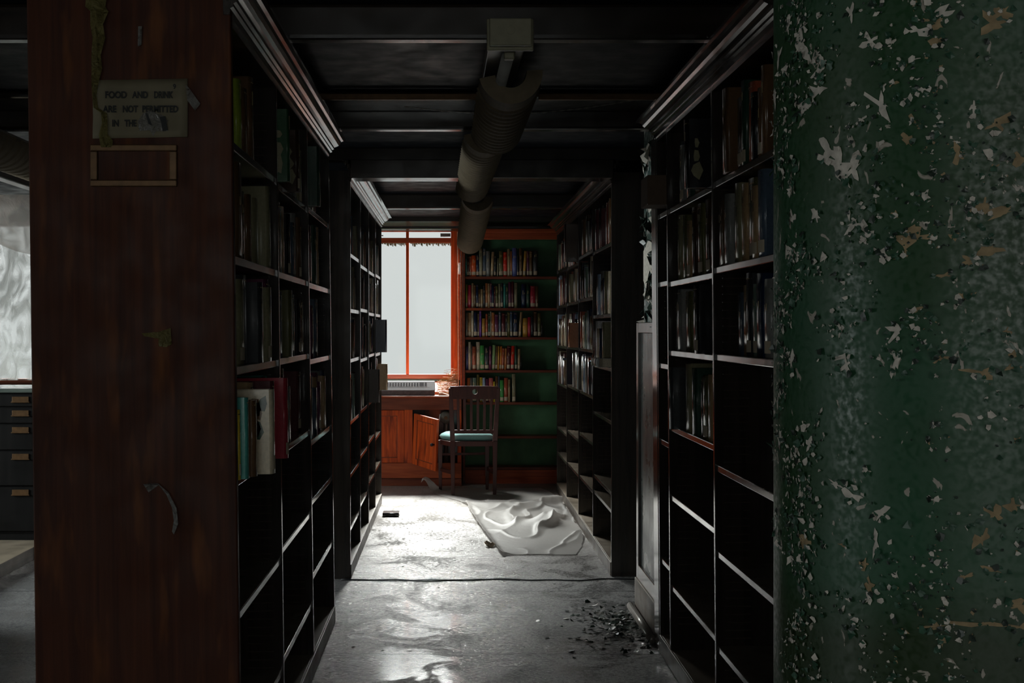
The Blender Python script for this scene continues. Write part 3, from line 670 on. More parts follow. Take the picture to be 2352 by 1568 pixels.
# ---------------------------------------------------------------- pier with peeling paint, boxed in below
pr = thing('pier', 'narrow peeling pier between the two right bookcases, panelled in dark wood below', 'pier')
pr['kind'] = 'structure'
px0, px1, py0, py1 = .885, 1.35, 5.62, 6.27
MB().box(px0+.03, px1, py0+.02, py1-.02, 0, ZC).build('shaft', M['pier'], pr)
zt = 1.38
mb = MB()
mb.box(px0-.004, px0+.03, py1-.065, py1, .16, zt).box(px0-.004, px0+.03, py0, py0+.05, .16, zt)
mb.box(px0-.004, px0+.03, py0+.05, py1-.065, .16, .23).box(px0-.004, px0+.03, py0+.05, py1-.065, zt-.05, zt)
mb.build('panel_frame', M['case'], pr, bevel=.003)
MB().box(px0+.010, px0+.03, py0+.05, py1-.065, .23, zt-.05).build('panel', wood('grimy_grey_panel', (.012, .014, .013), (.06, .065, .06), (30, 12, 3), .3, .6), pr)
MB().box(px0-.012, px0+.03, py0-.005, py1+.005, 0, .16).build('base_board', M['plinth'], pr, bevel=.004)
MB().tube([(px0-.03, py0-.02, .018), (px0-.03, py1+.02, .018)], .018, 12).build('floor_pipe', M['fixture'], pr, smooth=True)
random.seed(8)
fl = MB()
def flake(mb, c, n, size, up, curl, mi=0, rnd=random):
    """irregular chip with centre c, normal n, one side curled outwards"""
    n = n.normalized(); u = n.cross(up).normalized(); v = u.cross(n); a0 = rnd.uniform(0, 2*pi); k = rnd.randint(4, 6)
    ring = []
    for j in range(k):
        a = a0+2*pi*j/k+rnd.uniform(-.3, .3); r = size*rnd.uniform(.55, 1.25)
        ring.append((cos(a)*r, sin(a)*r*rnd.uniform(.7, 1.2)))
    dirv = rnd.uniform(0, 2*pi); pts = []
    for (p, q) in ring:
        s = (p*cos(dirv)+q*sin(dirv))/size; lift = .0012+max(0, s)*max(0, s)*curl
        pts.append(c+u*p+v*q+n*lift)
    mid = c+n*.002; i = len(mb.v); mb.v.append(tuple(mid)); mb.v += [tuple(p) for p in pts]
    for j in range(k): mb.f.append((i, i+1+j, i+1+(j+1) % k)); mb.m.append(mi)
for k in range(420):
    z = random.uniform(zt-.05, 2.2); y = random.uniform(py0+.02, py1-.02)
    dens = noise.noise(Vector((y*5, z*3.5, 2)))
    if 1.60 < z < 1.74 and y > 5.95: continue
    if dens < -.12: continue
    flake(fl, Vector((px0+.029, y, z)), Vector((-1, 0, 0)), random.uniform(.012, .045), Vector((0, 0, 1)), random.uniform(.01, .04), random.choice((0, 0, 0, 1)))
for k in range(60):
    z = random.uniform(zt-.05, 2.2); flake(fl, Vector((random.uniform(px0+.03, px0+.1), py0+.018, z)), Vector((0, -1, 0)), random.uniform(.01, .03), Vector((0, 0, 1)), .02, 0)
o = fl.build('paint_flakes', [M['darkflake'], M['plaster']], pr, fixn=False); o['kind'] = 'stuff'
mb = MB(); c = [(5.93, 1.75), (6.1, 1.76), (6.24, 1.72), (6.24, 1.58), (6.16, 1.54), (6.05, 1.62), (5.97, 1.60)]
mb.quad([(px0+.0255, y, z) for y, z in c]); mb.build('bare_plaster', M['plaster'], pr)

# ---------------------------------------------------------------- round column
CX, CY, CR = .805, 2.0, .305
col = thing('column', 'big round green column with peeling paint at the right edge', 'column'); col['kind'] = 'structure'
mb = MB(); n = 96
for zi in range(2):
    for j in range(n):
        a = 2*pi*j/n; mb.v.append((CX+CR*cos(a), CY+CR*sin(a), ZC*zi))
for j in range(n): mb.f.append((j, (j+1) % n, n+(j+1) % n, n+j)); mb.m.append(0)
mb.build('shaft', M['column'], col, smooth=True)
def colhit(px, py):
    d = Vector((px-HX, F, 0)); d.normalize(); f = Vector((CX, CY, 0))
    b = d.dot(f); c = f.dot(f)-CR*CR; disc = b*b-c
    if disc < 0: return None
    t = b-math.sqrt(disc); p = d*t
    return math.atan2(p.y-CY, p.x-CX), EYE-(py-HY)*p.y/F, p.y
def cpt(a, z, off): return Vector((CX+(CR+off)*cos(a), CY+(CR+off)*sin(a), z))
random.seed(17)
def bare(mb, px, py, w_, h_, mi=0, spikes=9, jag=.55, off=.0009):
    r = colhit(px, py)
    if not r: return
    a, z, D = r; sx = w_*D/F/2/CR; sz = h_*D/F/2
    # screen width shrinks towards the limb; widths are given as they lie on the shaft
    k = random.randint(16, 26) if w_ > 14 else random.randint(4, 6)
    i = len(mb.v); mb.v.append(tuple(cpt(a, z, off+.0004))); sd = random.uniform(0, 99); sk = random.uniform(-.6, .6)
    for j in range(k):
        t = 2*pi*j/k+random.uniform(-.18, .18)
        rr = .66+1.7*noise.noise(Vector((cos(t)*1.1, sin(t)*1.1, sd)))+random.uniform(-.16, .16); rr = max(.25, rr)
        dx, dz = cos(t)*rr, sin(t)*rr
        mb.v.append(tuple(cpt(a+sx*(dx+dz*sk*.5), z+sz*(dz+dx*sk*.4), off)))
    for j in range(k): mb.f.append((i, i+1+j, i+1+(j+1) % k)); mb.m.append(mi)
def flap(mb, px, py, size, mi=0, curl=None, up=Vector((0, 0, 1))):
    r = colhit(px, py)
    if not r: return
    a, z, D = r; s = size*D/F/2
    flake(mb, cpt(a, z, .0012), Vector((cos(a), sin(a), 0)), s, up, curl if curl is not None else random.uniform(.4, 1.2)*s, mi)
BIG = [(1925,378,110,95,0),(1905,345,50,60,0),(1960,390,70,60,0),(2025,240,60,75,0),(2000,95,52,42,0),(1845,110,40,90,0),(1890,155,38,50,0),(1880,205,40,40,0),(1850,245,40,30,0),(1955,30,22,42,0),
 (2105,545,90,46,1),(1962,515,52,34,0),(2000,535,28,22,0),(2020,580,40,30,0),(2285,55,90,62,1),(2300,30,60,50,1),(2165,30,50,24,0),(2110,70,60,30,0),(2155,55,44,24,1),(2155,95,34,24,1),(2290,285,80,44,1),(2235,245,26,44,0),(2340,360,50,30,1),
 (2085,320,28,32,1),(2120,205,30,22,0),(2080,230,32,16,0),(1980,275,26,22,0),(2275,570,46,34,1),(2225,600,44,30,1),(2170,632,54,22,1),(1928,750,26,26,0),(2060,760,42,36,0),(1945,838,36,42,0),(2058,826,24,58,0),(2165,820,40,26,1),(2260,855,70,26,1),(2320,845,34,18,1),
 (1920,1112,58,20,0),(1958,1137,52,34,0),(2025,1180,40,30,0),(1992,1083,18,10,0),(2013,1240,20,52,0),(1875,495,22,44,0),(1822,500,20,30,0),(1812,570,20,44,0),(1793,690,26,22,0),(1818,830,22,50,0),(1860,1022,24,30,0),(1790,1005,30,40,0),
 (2215,1325,36,18,1),(2285,1180,40,44,1),(2330,1160,36,30,1),(2255,1240,34,60,1),(2285,1310,44,22,1),(2150,1438,70,26,1),(2260,1432,110,18,1),(2345,1440,60,18,1),(1935,1250,44,14,1),(2000,1345,30,40,1),(2340,1390,60,40,1),(1855,1245,34,30,1),(1988,1295,22,22,1),(2210,680,20,20,1),
 (2260,470,34,40,1),(2230,480,20,50,1),(2305,490,60,24,1),(2200,350,30,40,1),(2330,810,30,20,1),(2310,760,24,20,1),(1780,230,24,40,0),(1790,130,26,50,0),(1810,60,26,60,0),(1815,420,20,40,0),(1790,380,20,50,0)]
mb = MB(); fb = MB()
for (x, y, w_, h_, k) in BIG:
    w2 = w_*(1.0 if x > 1900 else 1.5)
    bare(mb, x, y, w2, h_, k, spikes=random.randint(5, 8))
    for q in range(random.randint(2, 4)):
        t = random.uniform(0, 2*pi); flap(fb, x+cos(t)*w_*.48, y+sin(t)*h_*.5, random.uniform(10, 22), random.choice((0, 0, 1, 2)))
mb.build('bare_patches', [M['plaster'], M['plaster_t']], col, fixn=False)
for k in range(4200):
    x = random.choice((random.uniform(1776, 1885), random.uniform(1776, 1850), random.uniform(2060, 2352), random.gauss(2140, 60), random.uniform(1885, 2060)))
    y = random.uniform(0, 1568)
    if not 1776 < x < 2352: continue
    if 1890 < x < 2130 and 880 < y < 1240 and random.random() < .93: continue
    if 1890 < x < 2352 and random.random() < .35: continue
    if x > 2180 and 620 < y < 1180 and random.random() < .6: continue
    if noise.noise(Vector((x*.011, y*.007, 3))) < -.1: continue
    s = random.choice((4, 5, 7, 9, 12, 16)); 
    m_ = 0 if x < 2050 else random.choice((0, 1))
    if random.random() < .6: bare(fb, x+random.uniform(-3, 3), y, s*random.uniform(.5, 1.6), s*random.uniform(.4, 1.6), 1+m_*2, spikes=3, jag=.4)
    flap(fb, x, y, s*random.uniform(.8, 1.5), random.choice((0, 0, 1, 2)))
o = fb.build('peeling_flakes', [M['greenflake'], M['plaster'], M['darkflake'], M['plaster_t']], col, fixn=False); o['kind'] = 'stuff'

# ---------------------------------------------------------------- notice, holder, tape on the end panel
PY = LD[0]-.0145
k = PY/F
def pp(px, py, off=0): v = P(px, py, PY); v.y = PY-off; return v
sg = thing('notice', 'yellowed paper notice against food and drink taped to the wood end panel', 'notice', loc=tuple(pp(323, 250)))
def rel(o, v): return v-Vector(o.location)
mb = MB(); NX, NZ = 12, 8; w2, h2 = 109*k, 67*k
for j in range(NZ+1):
    for i in range(NX+1):
        u, v = i/NX*2-1, j/NZ*2-1
        mb.v.append((u*w2, -.003-.004*noise.noise(Vector((u*2, v*2, 1)))-(.006*max(0, u-.7)+.004*max(0, -v-.6)), v*h2+.002*u))
for j in range(NZ):
    for i in range(NX):
        a = j*(NX+1)+i; mb.f.append((a, a+1, a+NX+2, a+NX+1)); mb.m.append(0)
mb.build('paper', M['paper'], sg, smooth=True, solid=.001)
def text(body, size, x, z, parent, mat, y=-.0085, space=1.0, name='lettering', sx=1.0, word=1.0):
    cu = bpy.data.curves.new('t', 'FONT'); cu.body = body; cu.size = size; cu.align_x = 'LEFT'; cu.offset = size*.035; cu.space_character = space; cu.space_word = word
    cu.extrude = .0002
    to = bpy.data.objects.new('t', cu); COL.objects.link(to)
    bpy.context.view_layer.update(); dg = bpy.context.evaluated_depsgraph_get()
    me = bpy.data.meshes.new_from_object(to.evaluated_get(dg)); bpy.data.objects.remove(to)
    wd = max(v.co.x for v in me.vertices)-min(v.co.x for v in me.vertices)
    me.materials.clear(); me.materials.append(mat)
    o = bpy.data.objects.new(name, me); COL.objects.link(o); o.parent = parent
    o.location = (x, y, z); o.rotation_euler = (pi/2, 0, 0); o.scale = (sx/wd if sx != 1 else 1, 1, 1)
    return o
cx = 323
for (body, xa, xb, yb) in (('FOOD', 243, 292, 226), ('AND', 306, 342, 226), ('DRINK', 355, 399, 226), ('ARE', 239, 270, 258.5), ('NOT', 283, 318, 258.5), ('PERMITTED', 328, 410, 258.5), ('IN', 259, 274, 291), ('THE', 288, 316, 291)):
    text(body, 21*k, (xa-cx)*k, (250-yb)*k, sg, M['ink'], sx=(xb-xa)*k)
text('Y', 19*k, (379-cx)*k, (250-290)*k, sg, flat('faded_ink', (.10, .10, .09), .7), sx=10*k)
text('9', 15*k, (399-cx)*k, (250-205)*k, sg, M['ink'], sx=7*k)
mb = MB(); q = [(330, 262), (345, 256), (372, 264), (381, 272), (388, 302), (360, 303), (354, 314), (345, 300), (322, 302), (318, 280)]
mb.quad([((x-cx)*k, -.0098, (250-y)*k) for x, y in q]); mb.build('grey_stain', M['film'], sg, fixn=False)
mb = MB(); mb.quad([((x-cx)*k, -.0106, (250-y)*k) for x, y in [(336, 261), (341, 262), (352, 290), (343, 286)]]).quad([((x-cx)*k, -.0106, (250-y)*k) for x, y in [(368, 270), (382, 268), (388, 300), (376, 303), (372, 282)]])
mb.build('torn_spots', M['ink'], sg, fixn=False)
mb = MB(); mb.quad([((x-cx)*k, -.011, (250-y)*k) for x, y in [(428, 195), (437, 205), (462, 240), (450, 256), (432, 232)]]); mb.build('corner_tape', M['film'], sg, fixn=False)
# frame-shaped label holder
lh = thing('label_holder', 'empty brown wooden label frame below the food and drink notice', 'frame', loc=tuple(pp(309, 381)))
mb = MB()
def fr(x0, x1, y0, y1): mb.box((x0-309)*k, (x1-309)*k, -.012, 0, (381-y1)*k, (381-y0)*k)
fr(210, 408, 333, 348); fr(210, 408, 414, 429); fr(210, 226, 348, 414); fr(391, 408, 348, 414)
mb.build('frame', M['brass'], lh, bevel=.0025)
MB().box(-82*k, 82*k, -.003, 0, -33*k, 33*k).build('backing', M['panel'], lh)
# hanging yellowed tape strip
mb = MB(); random.seed(3); pts = [(228, -5, 50), (222, 18, 44), (232, 30, 40), (226, 60, 30), (232, 90, 28), (224, 130, 24), (226, 160, 22), (222, 190, 16), (220, 220, 10), (224, 250, 8), (242, 262, 12), (246, 285, 14), (240, 310, 22), (246, 325, 30), (247, 340, 26)]
i = 0
for (x, y, w_) in pts:
    for s in (-.5, -.2, .1, .5):
        v = pp(x+s*w_+random.uniform(-2, 2), y, .010+random.uniform(0, .012)); mb.v.append(tuple(v))
for r_ in range(len(pts)-1):
    for c_ in range(3): a = r_*4+c_; mb.f.append((a, a+1, a+5, a+4)); mb.m.append(0)
o = mb.build('tape_strip', M['tape'], fixn=False, solid=.0008); tag(o, 'long crinkled yellow tape strip hanging over the notice', 'tape')
def bit(name, label, q, mat, off=.006, cat='tape'):
    mb = MB(); c = Vector((sum(a for a, b in q)/len(q), sum(b for a, b in q)/len(q)))
    i = 0; mb.v.append(tuple(pp(c.x, c.y, off+.004)))
    for a, b in q: mb.v.append(tuple(pp(a, b, off+random.uniform(-.003, .004))))
    for j in range(len(q)): mb.f.append((0, 1+j, 1+(j+1) % len(q))); mb.m.append(0)
    o = mb.build(name, mat, fixn=False, solid=.0008); tag(o, label, cat)
bit('tape_scrap', 'small torn tape scrap halfway down the red-brown end panel', [(365, 762), (393, 753), (396, 790), (383, 797), (366, 795), (370, 778), (332, 772), (326, 765)], M['tape'])
bit('tape_scrap', 'short pale tape mark above the food notice', [(319, 62), (328, 62), (326, 104), (318, 108)], M['film'])
mb = MB(); outer = [(332, 1110), (365, 1108), (390, 1130), (408, 1165), (412, 1200), (402, 1225)]; inner = [(342, 1130), (365, 1113), (383, 1135), (396, 1165), (400, 1195), (396, 1220)]
for (a, b), (c_, d_) in zip(outer, inner): mb.v += [tuple(pp(a, b, .014)), tuple(pp(c_, d_, .003))]
for j in range(len(outer)-1): mb.f.append((2*j, 2*j+1, 2*j+3, 2*j+2)); mb.m.append(0)
o = mb.build('peeling_sticker', M['film'], fixn=False, solid=.0008); tag(o, 'curved clear sticker remnant peeling low on the red-brown end panel', 'sticker')

# ---------------------------------------------------------------- lamp fixtures with corrugated guards
def guard(mb, p0, p1, r, th, half0, ridges=True, ph=0.):
    """open-topped ribbed trough along y"""
    p0 = Vector(p0); p1 = Vector(p1); L = (p1-p0).length; n = max(8, int(L/.012)); A = 20
    i0 = len(mb.v)
    for k_ in range(n+1):
        p = p0.lerp(p1, k_/n)
        rb = (.006 if (k_ % 7 == 0) else 0) if (ridges and k_ > 12) else .0
        for side in (0, 1):
            for a in range(A+1):
                t = -pi/2+ph+(a/A*2-1)*half0; rr = (r+rb) if side == 0 else (r-th)
                mb.v.append((p.x+rr*cos(t), p.y, p.z+rr*sin(t)))
    W = 2*(A+1)
    for k_ in range(n):
        b = i0+k_*W; c = b+W
        for a in range(A):
            mb.f.append((b+a, b+a+1, c+a+1, c+a)); mb.m.append(0)
            mb.f.append((b+A+1+a, c+A+1+a, c+A+2+a, b+A+2+a)); mb.m.append(0)
        mb.f.append((b, c, c+A+1, b+A+1)); mb.m.append(0); mb.f.append((b+A, b+2*A+1, c+2*A+1, c+A)); mb.m.append(0)
    for b in (i0, i0+n*W):
        for a in range(A): mb.f.append((b+a, b+A+1+a, b+A+2+a, b+a+1)); mb.m.append(0)
def fixture(label, xc, y0, y1, endbox, guards, zt_=2.222, xc1=None):
    f = thing('strip_light', label, 'light fixture', loc=(0, 0, 0))
    xc1 = xc if xc1 is None else xc1
    mb = MB(); mb.hexa([(xc-.055, y0, zt_-.022), (xc+.055, y0, zt_-.022), (xc1+.055, y1, zt_-.022), (xc1-.055, y1, zt_-.022)], [(xc-.06, y0, zt_-.005), (xc+.06, y0, zt_-.005), (xc1+.06, y1, zt_-.005), (xc1-.06, y1, zt_-.005)])
    mb.build('housing', M['fixture'], f, bevel=.003)
    if endbox:
        e_ = MB().box(xc-.06, xc+.06, y0-.03, y0, 2.158, 2.235).box(xc-.067, xc+.067, y0-.0, y0+.02, 2.15, 2.24).build('end_box', M['enamel'], f, bevel=.003)
        MB().tube([(xc, y0-.032, 2.2), (xc, y0-.029, 2.2)], .012, 20).build('knockout', M['enamel'], e_, bevel=.0005)
    mb = MB(); mb.box(xc-.015, xc+.015, y0+.05, y0+.08, 2.135, zt_-.02); mb.build('lampholder', M['enamel'], f, bevel=.004)
    MB().tube([(xc, y0+.08, 2.163), (xc1, y1-.05, 2.163)], .019, 16).build('tube', flat('dead_fluorescent_tube', (.30, .29, .27), .2, sc=5), f, smooth=True)
    for (a, b, r, half, ph) in guards:
        mb = MB(); guard(mb, a, b, r, r*.5, half, ph=ph); mb.build('corrugated_guard', M['tan'], f, smooth=False, fixn=True)
    return f
fixture('ceiling strip light nearest the camera with tan corrugated guards', .165, 3.75, 7.7, True,
        [((.19, 4.28, 2.192), (.185, 5.55, 2.20), .105, 1.5, .14), ((.142, 5.56, 2.192), (.115, 7.75, 2.20), .095, 1.4, 0)], xc1=.12)
fixture('farther ceiling strip light with sagging corrugated guard near the window', .155, 7.85, 10.2, False,
        [((.155, 8.15, 2.185), (.135, 10.45, 2.05), .10, 1.4, 0)])
fixture('strip light over the left side aisle with wide corrugated guard', -2.02, 4.6, 7.4, False, [((-2.0, 5.0, 2.19), (-2.0, 6.9, 2.19), .13, 1.4, 0)])
# bead chain sagging under the ceiling
mb = MB(); pts = []
for k_ in range(60):
    t = k_/59; x = -.2+t*1.03; z = 2.262-.035*sin(pi*min(1, t*1.1))+.03*t*t; pts.append((x, 5.36, z))
mb.tube(pts, [.0035 if i % 2 else .0016 for i in range(60)], 6)
o = mb.build('bead_chain', M['fixture'], smooth=True); tag(o, 'thin bead chain sagging below the ceiling between two beams', 'chain')
o = MB().box(-.65, .2, 5.33, 5.352, 2.285, 2.312).box(.35, .95, 5.33, 5.352, 2.285, 2.312).build('conduit', M['brass'], bevel=.004); tag(o, 'brown cable trunking across the ceiling behind the lamp guard', 'conduit')

# ---------------------------------------------------------------- window seat cabinet, door, heater, litter
cb = thing('cabinet', 'low orange-brown wooden cabinet under the bright window with one door open', 'cabinet')
cy = 11.2; cx0, cx1 = -1.05, .075; zt2 = .775
MB().box(cx0, cx1+.0, cy-.012, 11.61, zt2-.02, zt2).build('top', M['orangeh'], cb, bevel=.003)
MB().box(cx0, cx1, cy, cy+.02, .655, zt2-.022).build('top_rail', M['red'], cb, bevel=.002)
MB().box(cx0, cx1, cy, cy+.02, .07, .20).build('bottom_rail', M['orangeh'], cb, bevel=.002)
MB().box(cx0, -.345, cy+.03, cy+.05, 0, .07).box(-.345, cx1, cy+.03, cy+.05, 0, .07).build('toe_board', M['red'], cb)
MB().box(-.415, -.345, cy, cy+.02, .20, .655).build('stile', M['orange'], cb, bevel=.002)
MB().box(.04, cx1, cy, cy+.02, .20, .655).build('stile', M['orange'], cb, bevel=.002)
MB().box(cx0, cx0+.05, cy, cy+.02, .20, .655).build('stile', M['orange'], cb, bevel=.002)
MB().box(cx1-.02, cx1, cy+.02, 11.61, .0, zt2-.022).build('side_panel', M['red'], cb)
MB().box(cx0, cx0+.02, cy+.02, 11.61, .0, zt2-.022).build('side_panel', M['red'], cb)
MB().box(cx0, cx1, cy+.05, 11.6, .14, .16).build('bottom_board', M['red'], cb)
MB().box(cx0+.02, cx1-.02, 11.585, 11.605, .16, .75).build('back_panel', M['case'], cb)
d1 = MB().box(-.995, -.42, cy+.008, cy+.018, .205, .65).build('door', M['orange'], cb)
mb = MB().box(-.998, -.95, cy-.002, cy+.018, .203, .652).box(-.475, -.417, cy-.002, cy+.018, .203, .652).box(-.95, -.475, cy-.002, cy+.018, .203, .245).box(-.95, -.475, cy-.002, cy+.018, .605, .652)
mb.build('door_frame', M['orange'], d1, bevel=.002)
def bead(par, x0, x1, z0, z1, y, w_=.006):
    MB().box(x0, x1, y-.003, y, z0, z0+w_).box(x0, x1, y-.003, y, z1-w_, z1).box(x0, x0+w_, y-.003, y, z0, z1).box(x1-w_, x1, y-.003, y, z0, z1).build('bead_moulding', M['red'], par)
bead(d1, -.95, -.475, .245, .605, cy+.008)
# open door, dropped on its hinge
ang = math.atan2(-.33, .205)
mm = Matrix.Translation((-.342, cy-.006, .195)) @ Matrix.Rotation(ang, 4, 'Z') @ Matrix.Rotation(R(4.5), 4, 'Y')
dw, dh = .385, .435
d2 = MB().box(0.04, dw-.04, -.004, .006, .04, dh-.04).build('door', M['orange'], cb); d2.matrix_parent_inverse = Matrix.Identity(4); d2.matrix_basis = mm
mb = MB().box(0, .052, -.010, .011, 0, dh).box(dw-.05, dw, -.010, .011, 0, dh).box(.052, dw-.05, -.010, .011, 0, .05).box(.052, dw-.05, -.010, .011, dh-.05, dh)
mb.build('door_frame', M['orange'], d2, bevel=.003)
bead(d2, .052, dw-.05, .05, dh-.05, -.004)
MB().tube([(dw-.03, -.01, .22), (dw-.03, -.022, .22), (dw-.03, -.026, .22), (dw-.03, -.042, .22), (dw-.03, -.046, .22)], [.005, .006, .014, .013, .006], 14).build('knob', M['black'], d2, smooth=True)
# valve seen inside
vl = thing('pipe_valve', 'round brass and iron valve inside the open window cabinet', 'valve', loc=(-.06, 11.36, .60))
MB().tube([(0, 0, -.438), (0, 0, 0), (0, .03, .05)], .02, 12).build('pipe', M['fixture'], vl, smooth=True)
mb = MB(); mb.tube([(0, -.05, -.02), (0, -.03, -.02), (0, .01, -.02), (0, .035, -.02)], [.035, .055, .055, .03], 20); mb.build('valve_body', flat('grey_iron', (.20, .19, .16), .5), vl, smooth=True)
MB().tube([(0, -.058, -.02), (0, -.05, -.02)], .016, 14).build('valve_cap', M['brass'], vl)
MB().tube([(-.05, -.03, .01), (-.06, -.035, -.05)], .006, 8).build('valve_handle', M['white_metal'], vl)
# white ventilation heater top on the window ledge
ht = thing('heater', 'white slotted heater unit on the cabinet top below the window', 'heater', loc=(-.56, 11.27, zt2))
def slab(name, x0, x1, y0, y1, z0a, z1a, mat, par, bv=.004): return MB().box(x0, x1, y0, y1, z0a, z1a).build(name, mat, par, bevel=bv)
slab('lower_body', -.42, .405, -.03, .1, 0, .045, flat('brown_grey_casing', (.16, .12, .12), .5), ht)
# front face tilted back
hx0, hx1 = -.42, .41
MB().hexa([(hx0, -.035, .045), (hx1, -.035, .045), (hx1, .125, .045), (hx0, .125, .045)], [(hx0, .040, .124), (hx1-.006, .040, .124), (hx1-.006, .125, .118), (hx0, .125, .118)]).build('casing', M['white_metal'], ht, bevel=.005)
mb = MB(); x = hx0+.01
def tilt(x0, x1, f0, f1, off=.0012):
    a = Vector((0, -.035, .045)); b = Vector((0, .040, .124)); nn = Vector((0, -.079, .075)).normalized()
    p = a.lerp(b, f0)+nn*off; q = a.lerp(b, f1)+nn*off
    return [(x0, p.y, p.z), (x1, p.y, p.z), (x1, q.y, q.z), (x0, q.y, q.z)]
while x < hx1-.15:
    mb.quad(tilt(x, x+.015, .42, .80)); x += .0235
mb.quad(tilt(x, x+.038, .45, .82)); mb.quad(tilt(x+.047, x+.063, .45, .82)); mb.quad(tilt(hx0+.005, hx1-.05, .32, .345))
mb.build('vent_slots', M['slot'], ht, fixn=False)
# straw debris beside the heater
mb = MB(); random.seed(12)
for k_ in range(520):
    cxx = random.uniform(-.14, .045); cyy = random.uniform(11.36, 11.6)
    zs_ = (.805+(cyy-11.42)*.42 if cyy > 11.42 else .779)+random.uniform(.0, .02)
    if random.random() < .25: cxx = random.gauss(0.0, .03); cyy = 11.6; zs_ = .88+abs(random.gauss(0, .05))
    a = random.uniform(-.5, .5)+(pi if random.random() < .5 else 0); L = random.uniform(.02, .06)
    cxx = min(cxx, .035)
    p = Vector((cxx, cyy, zs_)); q = p+Vector((cos(a)*L, random.uniform(-.02, .0), random.uniform(-.012, .02)))
    q.x = max(-.14, min(q.x, .044)); p.x = max(-.14, p.x); p.z = max(p.z, .779); q.z = max(q.z, .779)
    mb.tube([p, q], .0012, 3, cap=False)
o = mb.build('straw', M['straw']); tag(o, 'dry straw nest debris in the sill corner right of the heater', 'straw', kind='stuff')
mb = MB().hexa([(-.125, 11.25, .776), (-.02, 11.25, .776), (-.02, 11.31, .776), (-.125, 11.31, .776)], [(-.12, 11.26, .80), (-.09, 11.25, .80), (-.08, 11.3, .797), (-.12, 11.3, .80)])
o = mb.build('plaster_chunk', M['rag'], bevel=.004); tag(o, 'small white chunk on the cabinet top behind the chair back', 'rubble')

# ---------------------------------------------------------------- chair
ch = thing('chair', 'dark wooden slat-back chair with teal seat facing the end bookcase', 'chair', loc=(.17, 10.75, 0))
cw = M['chair']
BLk, BRk, FLk, FRk = (0.002, 10.60), (.340, 10.60), (-.103, 10.885), (.288, 10.955)
O = Vector((.17, 10.75, 0))
def leg(mb, bx, by, z0, z1, tx, ty, s0, s1):
    def sq(x, y, z, s): return [(x-s-O.x, y-s-O.y, z), (x+s-O.x, y-s-O.y, z), (x+s-O.x, y+s-O.y, z), (x-s-O.x, y+s-O.y, z)]
    mb.hexa(sq(bx, by, z0, s0), sq(tx, ty, z1, s1))
for (b, tx) in ((BLk, -.018), (BRk, .368)):
    mb = MB(); leg(mb, b[0], b[1], .004, .44, b[0]-(.004 if b is BLk else -.004), b[1]+.03, .014, .020)
    leg(mb, b[0]-(.004 if b is BLk else -.004), b[1]+.03, .44, .872, tx, b[1]-.05, .020, .0155)
    mb.build('leg', cw, ch, bevel=.003)
for (b, tx, ty) in ((FLk, -.105, 10.88), (FRk, .288, 10.95)):
    mb = MB(); leg(mb, b[0], b[1], .004, .425, tx, ty, .0125, .020); mb.build('leg', cw, ch, bevel=.003)
# top rail with the round opening
yb = BLk[1]-.035
def L3(x, y, z): return (x-O.x, y-O.y, z)
mb = MB(); x0, x1, z0, z1 = -.022, .370, .782, .888; hx, hz, hr = .178, .842, .0215; n = 32
ring = []
for j in range(n):
    a = 2*pi*j/n; dx, dz = cos(a), sin(a)
    s = min((x1-hx)/dx if dx > 1e-6 else 1e9, (x0-hx)/dx if dx < -1e-6 else 1e9, (z1-hz)/dz if dz > 1e-6 else 1e9, (z0-hz)/dz if dz < -1e-6 else 1e9)
    ring.append((hx+dx*hr, hz+dz*hr, hx+dx*s, hz+dz*s))
corners = {}
i0 = len(mb.v)
for side, yy in enumerate((yb-.014, yb+.010)):
    for (a, b, c_, d_) in ring: mb.v += [L3(a, yy-(b-.78)*.12, b), L3(c_, yy-(d_-.78)*.12, d_)]
for side in (0, 1):
    for j in range(n):
        a = i0+side*2*n+2*j; b = i0+side*2*n+2*((j+1) % n); mb.f.append((a, a+1, b+1, b)); mb.m.append(0)
for j in range(n):
    a = i0+2*j; b = i0+2*((j+1) % n); mb.f.append((a, b, b+2*n, a+2*n)); mb.m.append(0); mb.f.append((a+1, a+1+2*n, b+1+2*n, b+1)); mb.m.append(0)
# corner fillers
for (qx, qz) in ((x0, z0), (x1, z0), (x0, z1), (x1, z1)):
    pass
mb.build('top_rail', cw, ch)
mb = MB(); mb.box(x0-O.x, x0+.05-O.x, yb-.016-O.y, yb+.009-O.y, z0, z1-.002).box(x1-.05-O.x, x1-O.x, yb-.016-O.y, yb+.009-O.y, z0, z1-.002)
mb.build('rail_end', cw, ch, bevel=.002)
mb = MB().box(.0-O.x, .352-O.x, BLk[1]-.0-O.y, BLk[1]+.022-O.y, .500, .530); mb.build('lower_back_rail', cw, ch, bevel=.002)
for k_ in range(6):
    xt = .042+k_*.054; xb = .046+k_*.0525
    mb = MB(); mb.hexa([L3(xb-.0105, BLk[1]+.004, .528), L3(xb+.0105, BLk[1]+.004, .528), L3(xb+.0105, BLk[1]+.017, .528), L3(xb-.0105, BLk[1]+.017, .528)],
                      [L3(xt-.0105, yb-.005, .785), L3(xt+.0105, yb-.005, .785), L3(xt+.0105, yb+.008, .785), L3(xt-.0105, yb+.008, .785)])
    mb.build('slat', cw, ch, bevel=.0015)
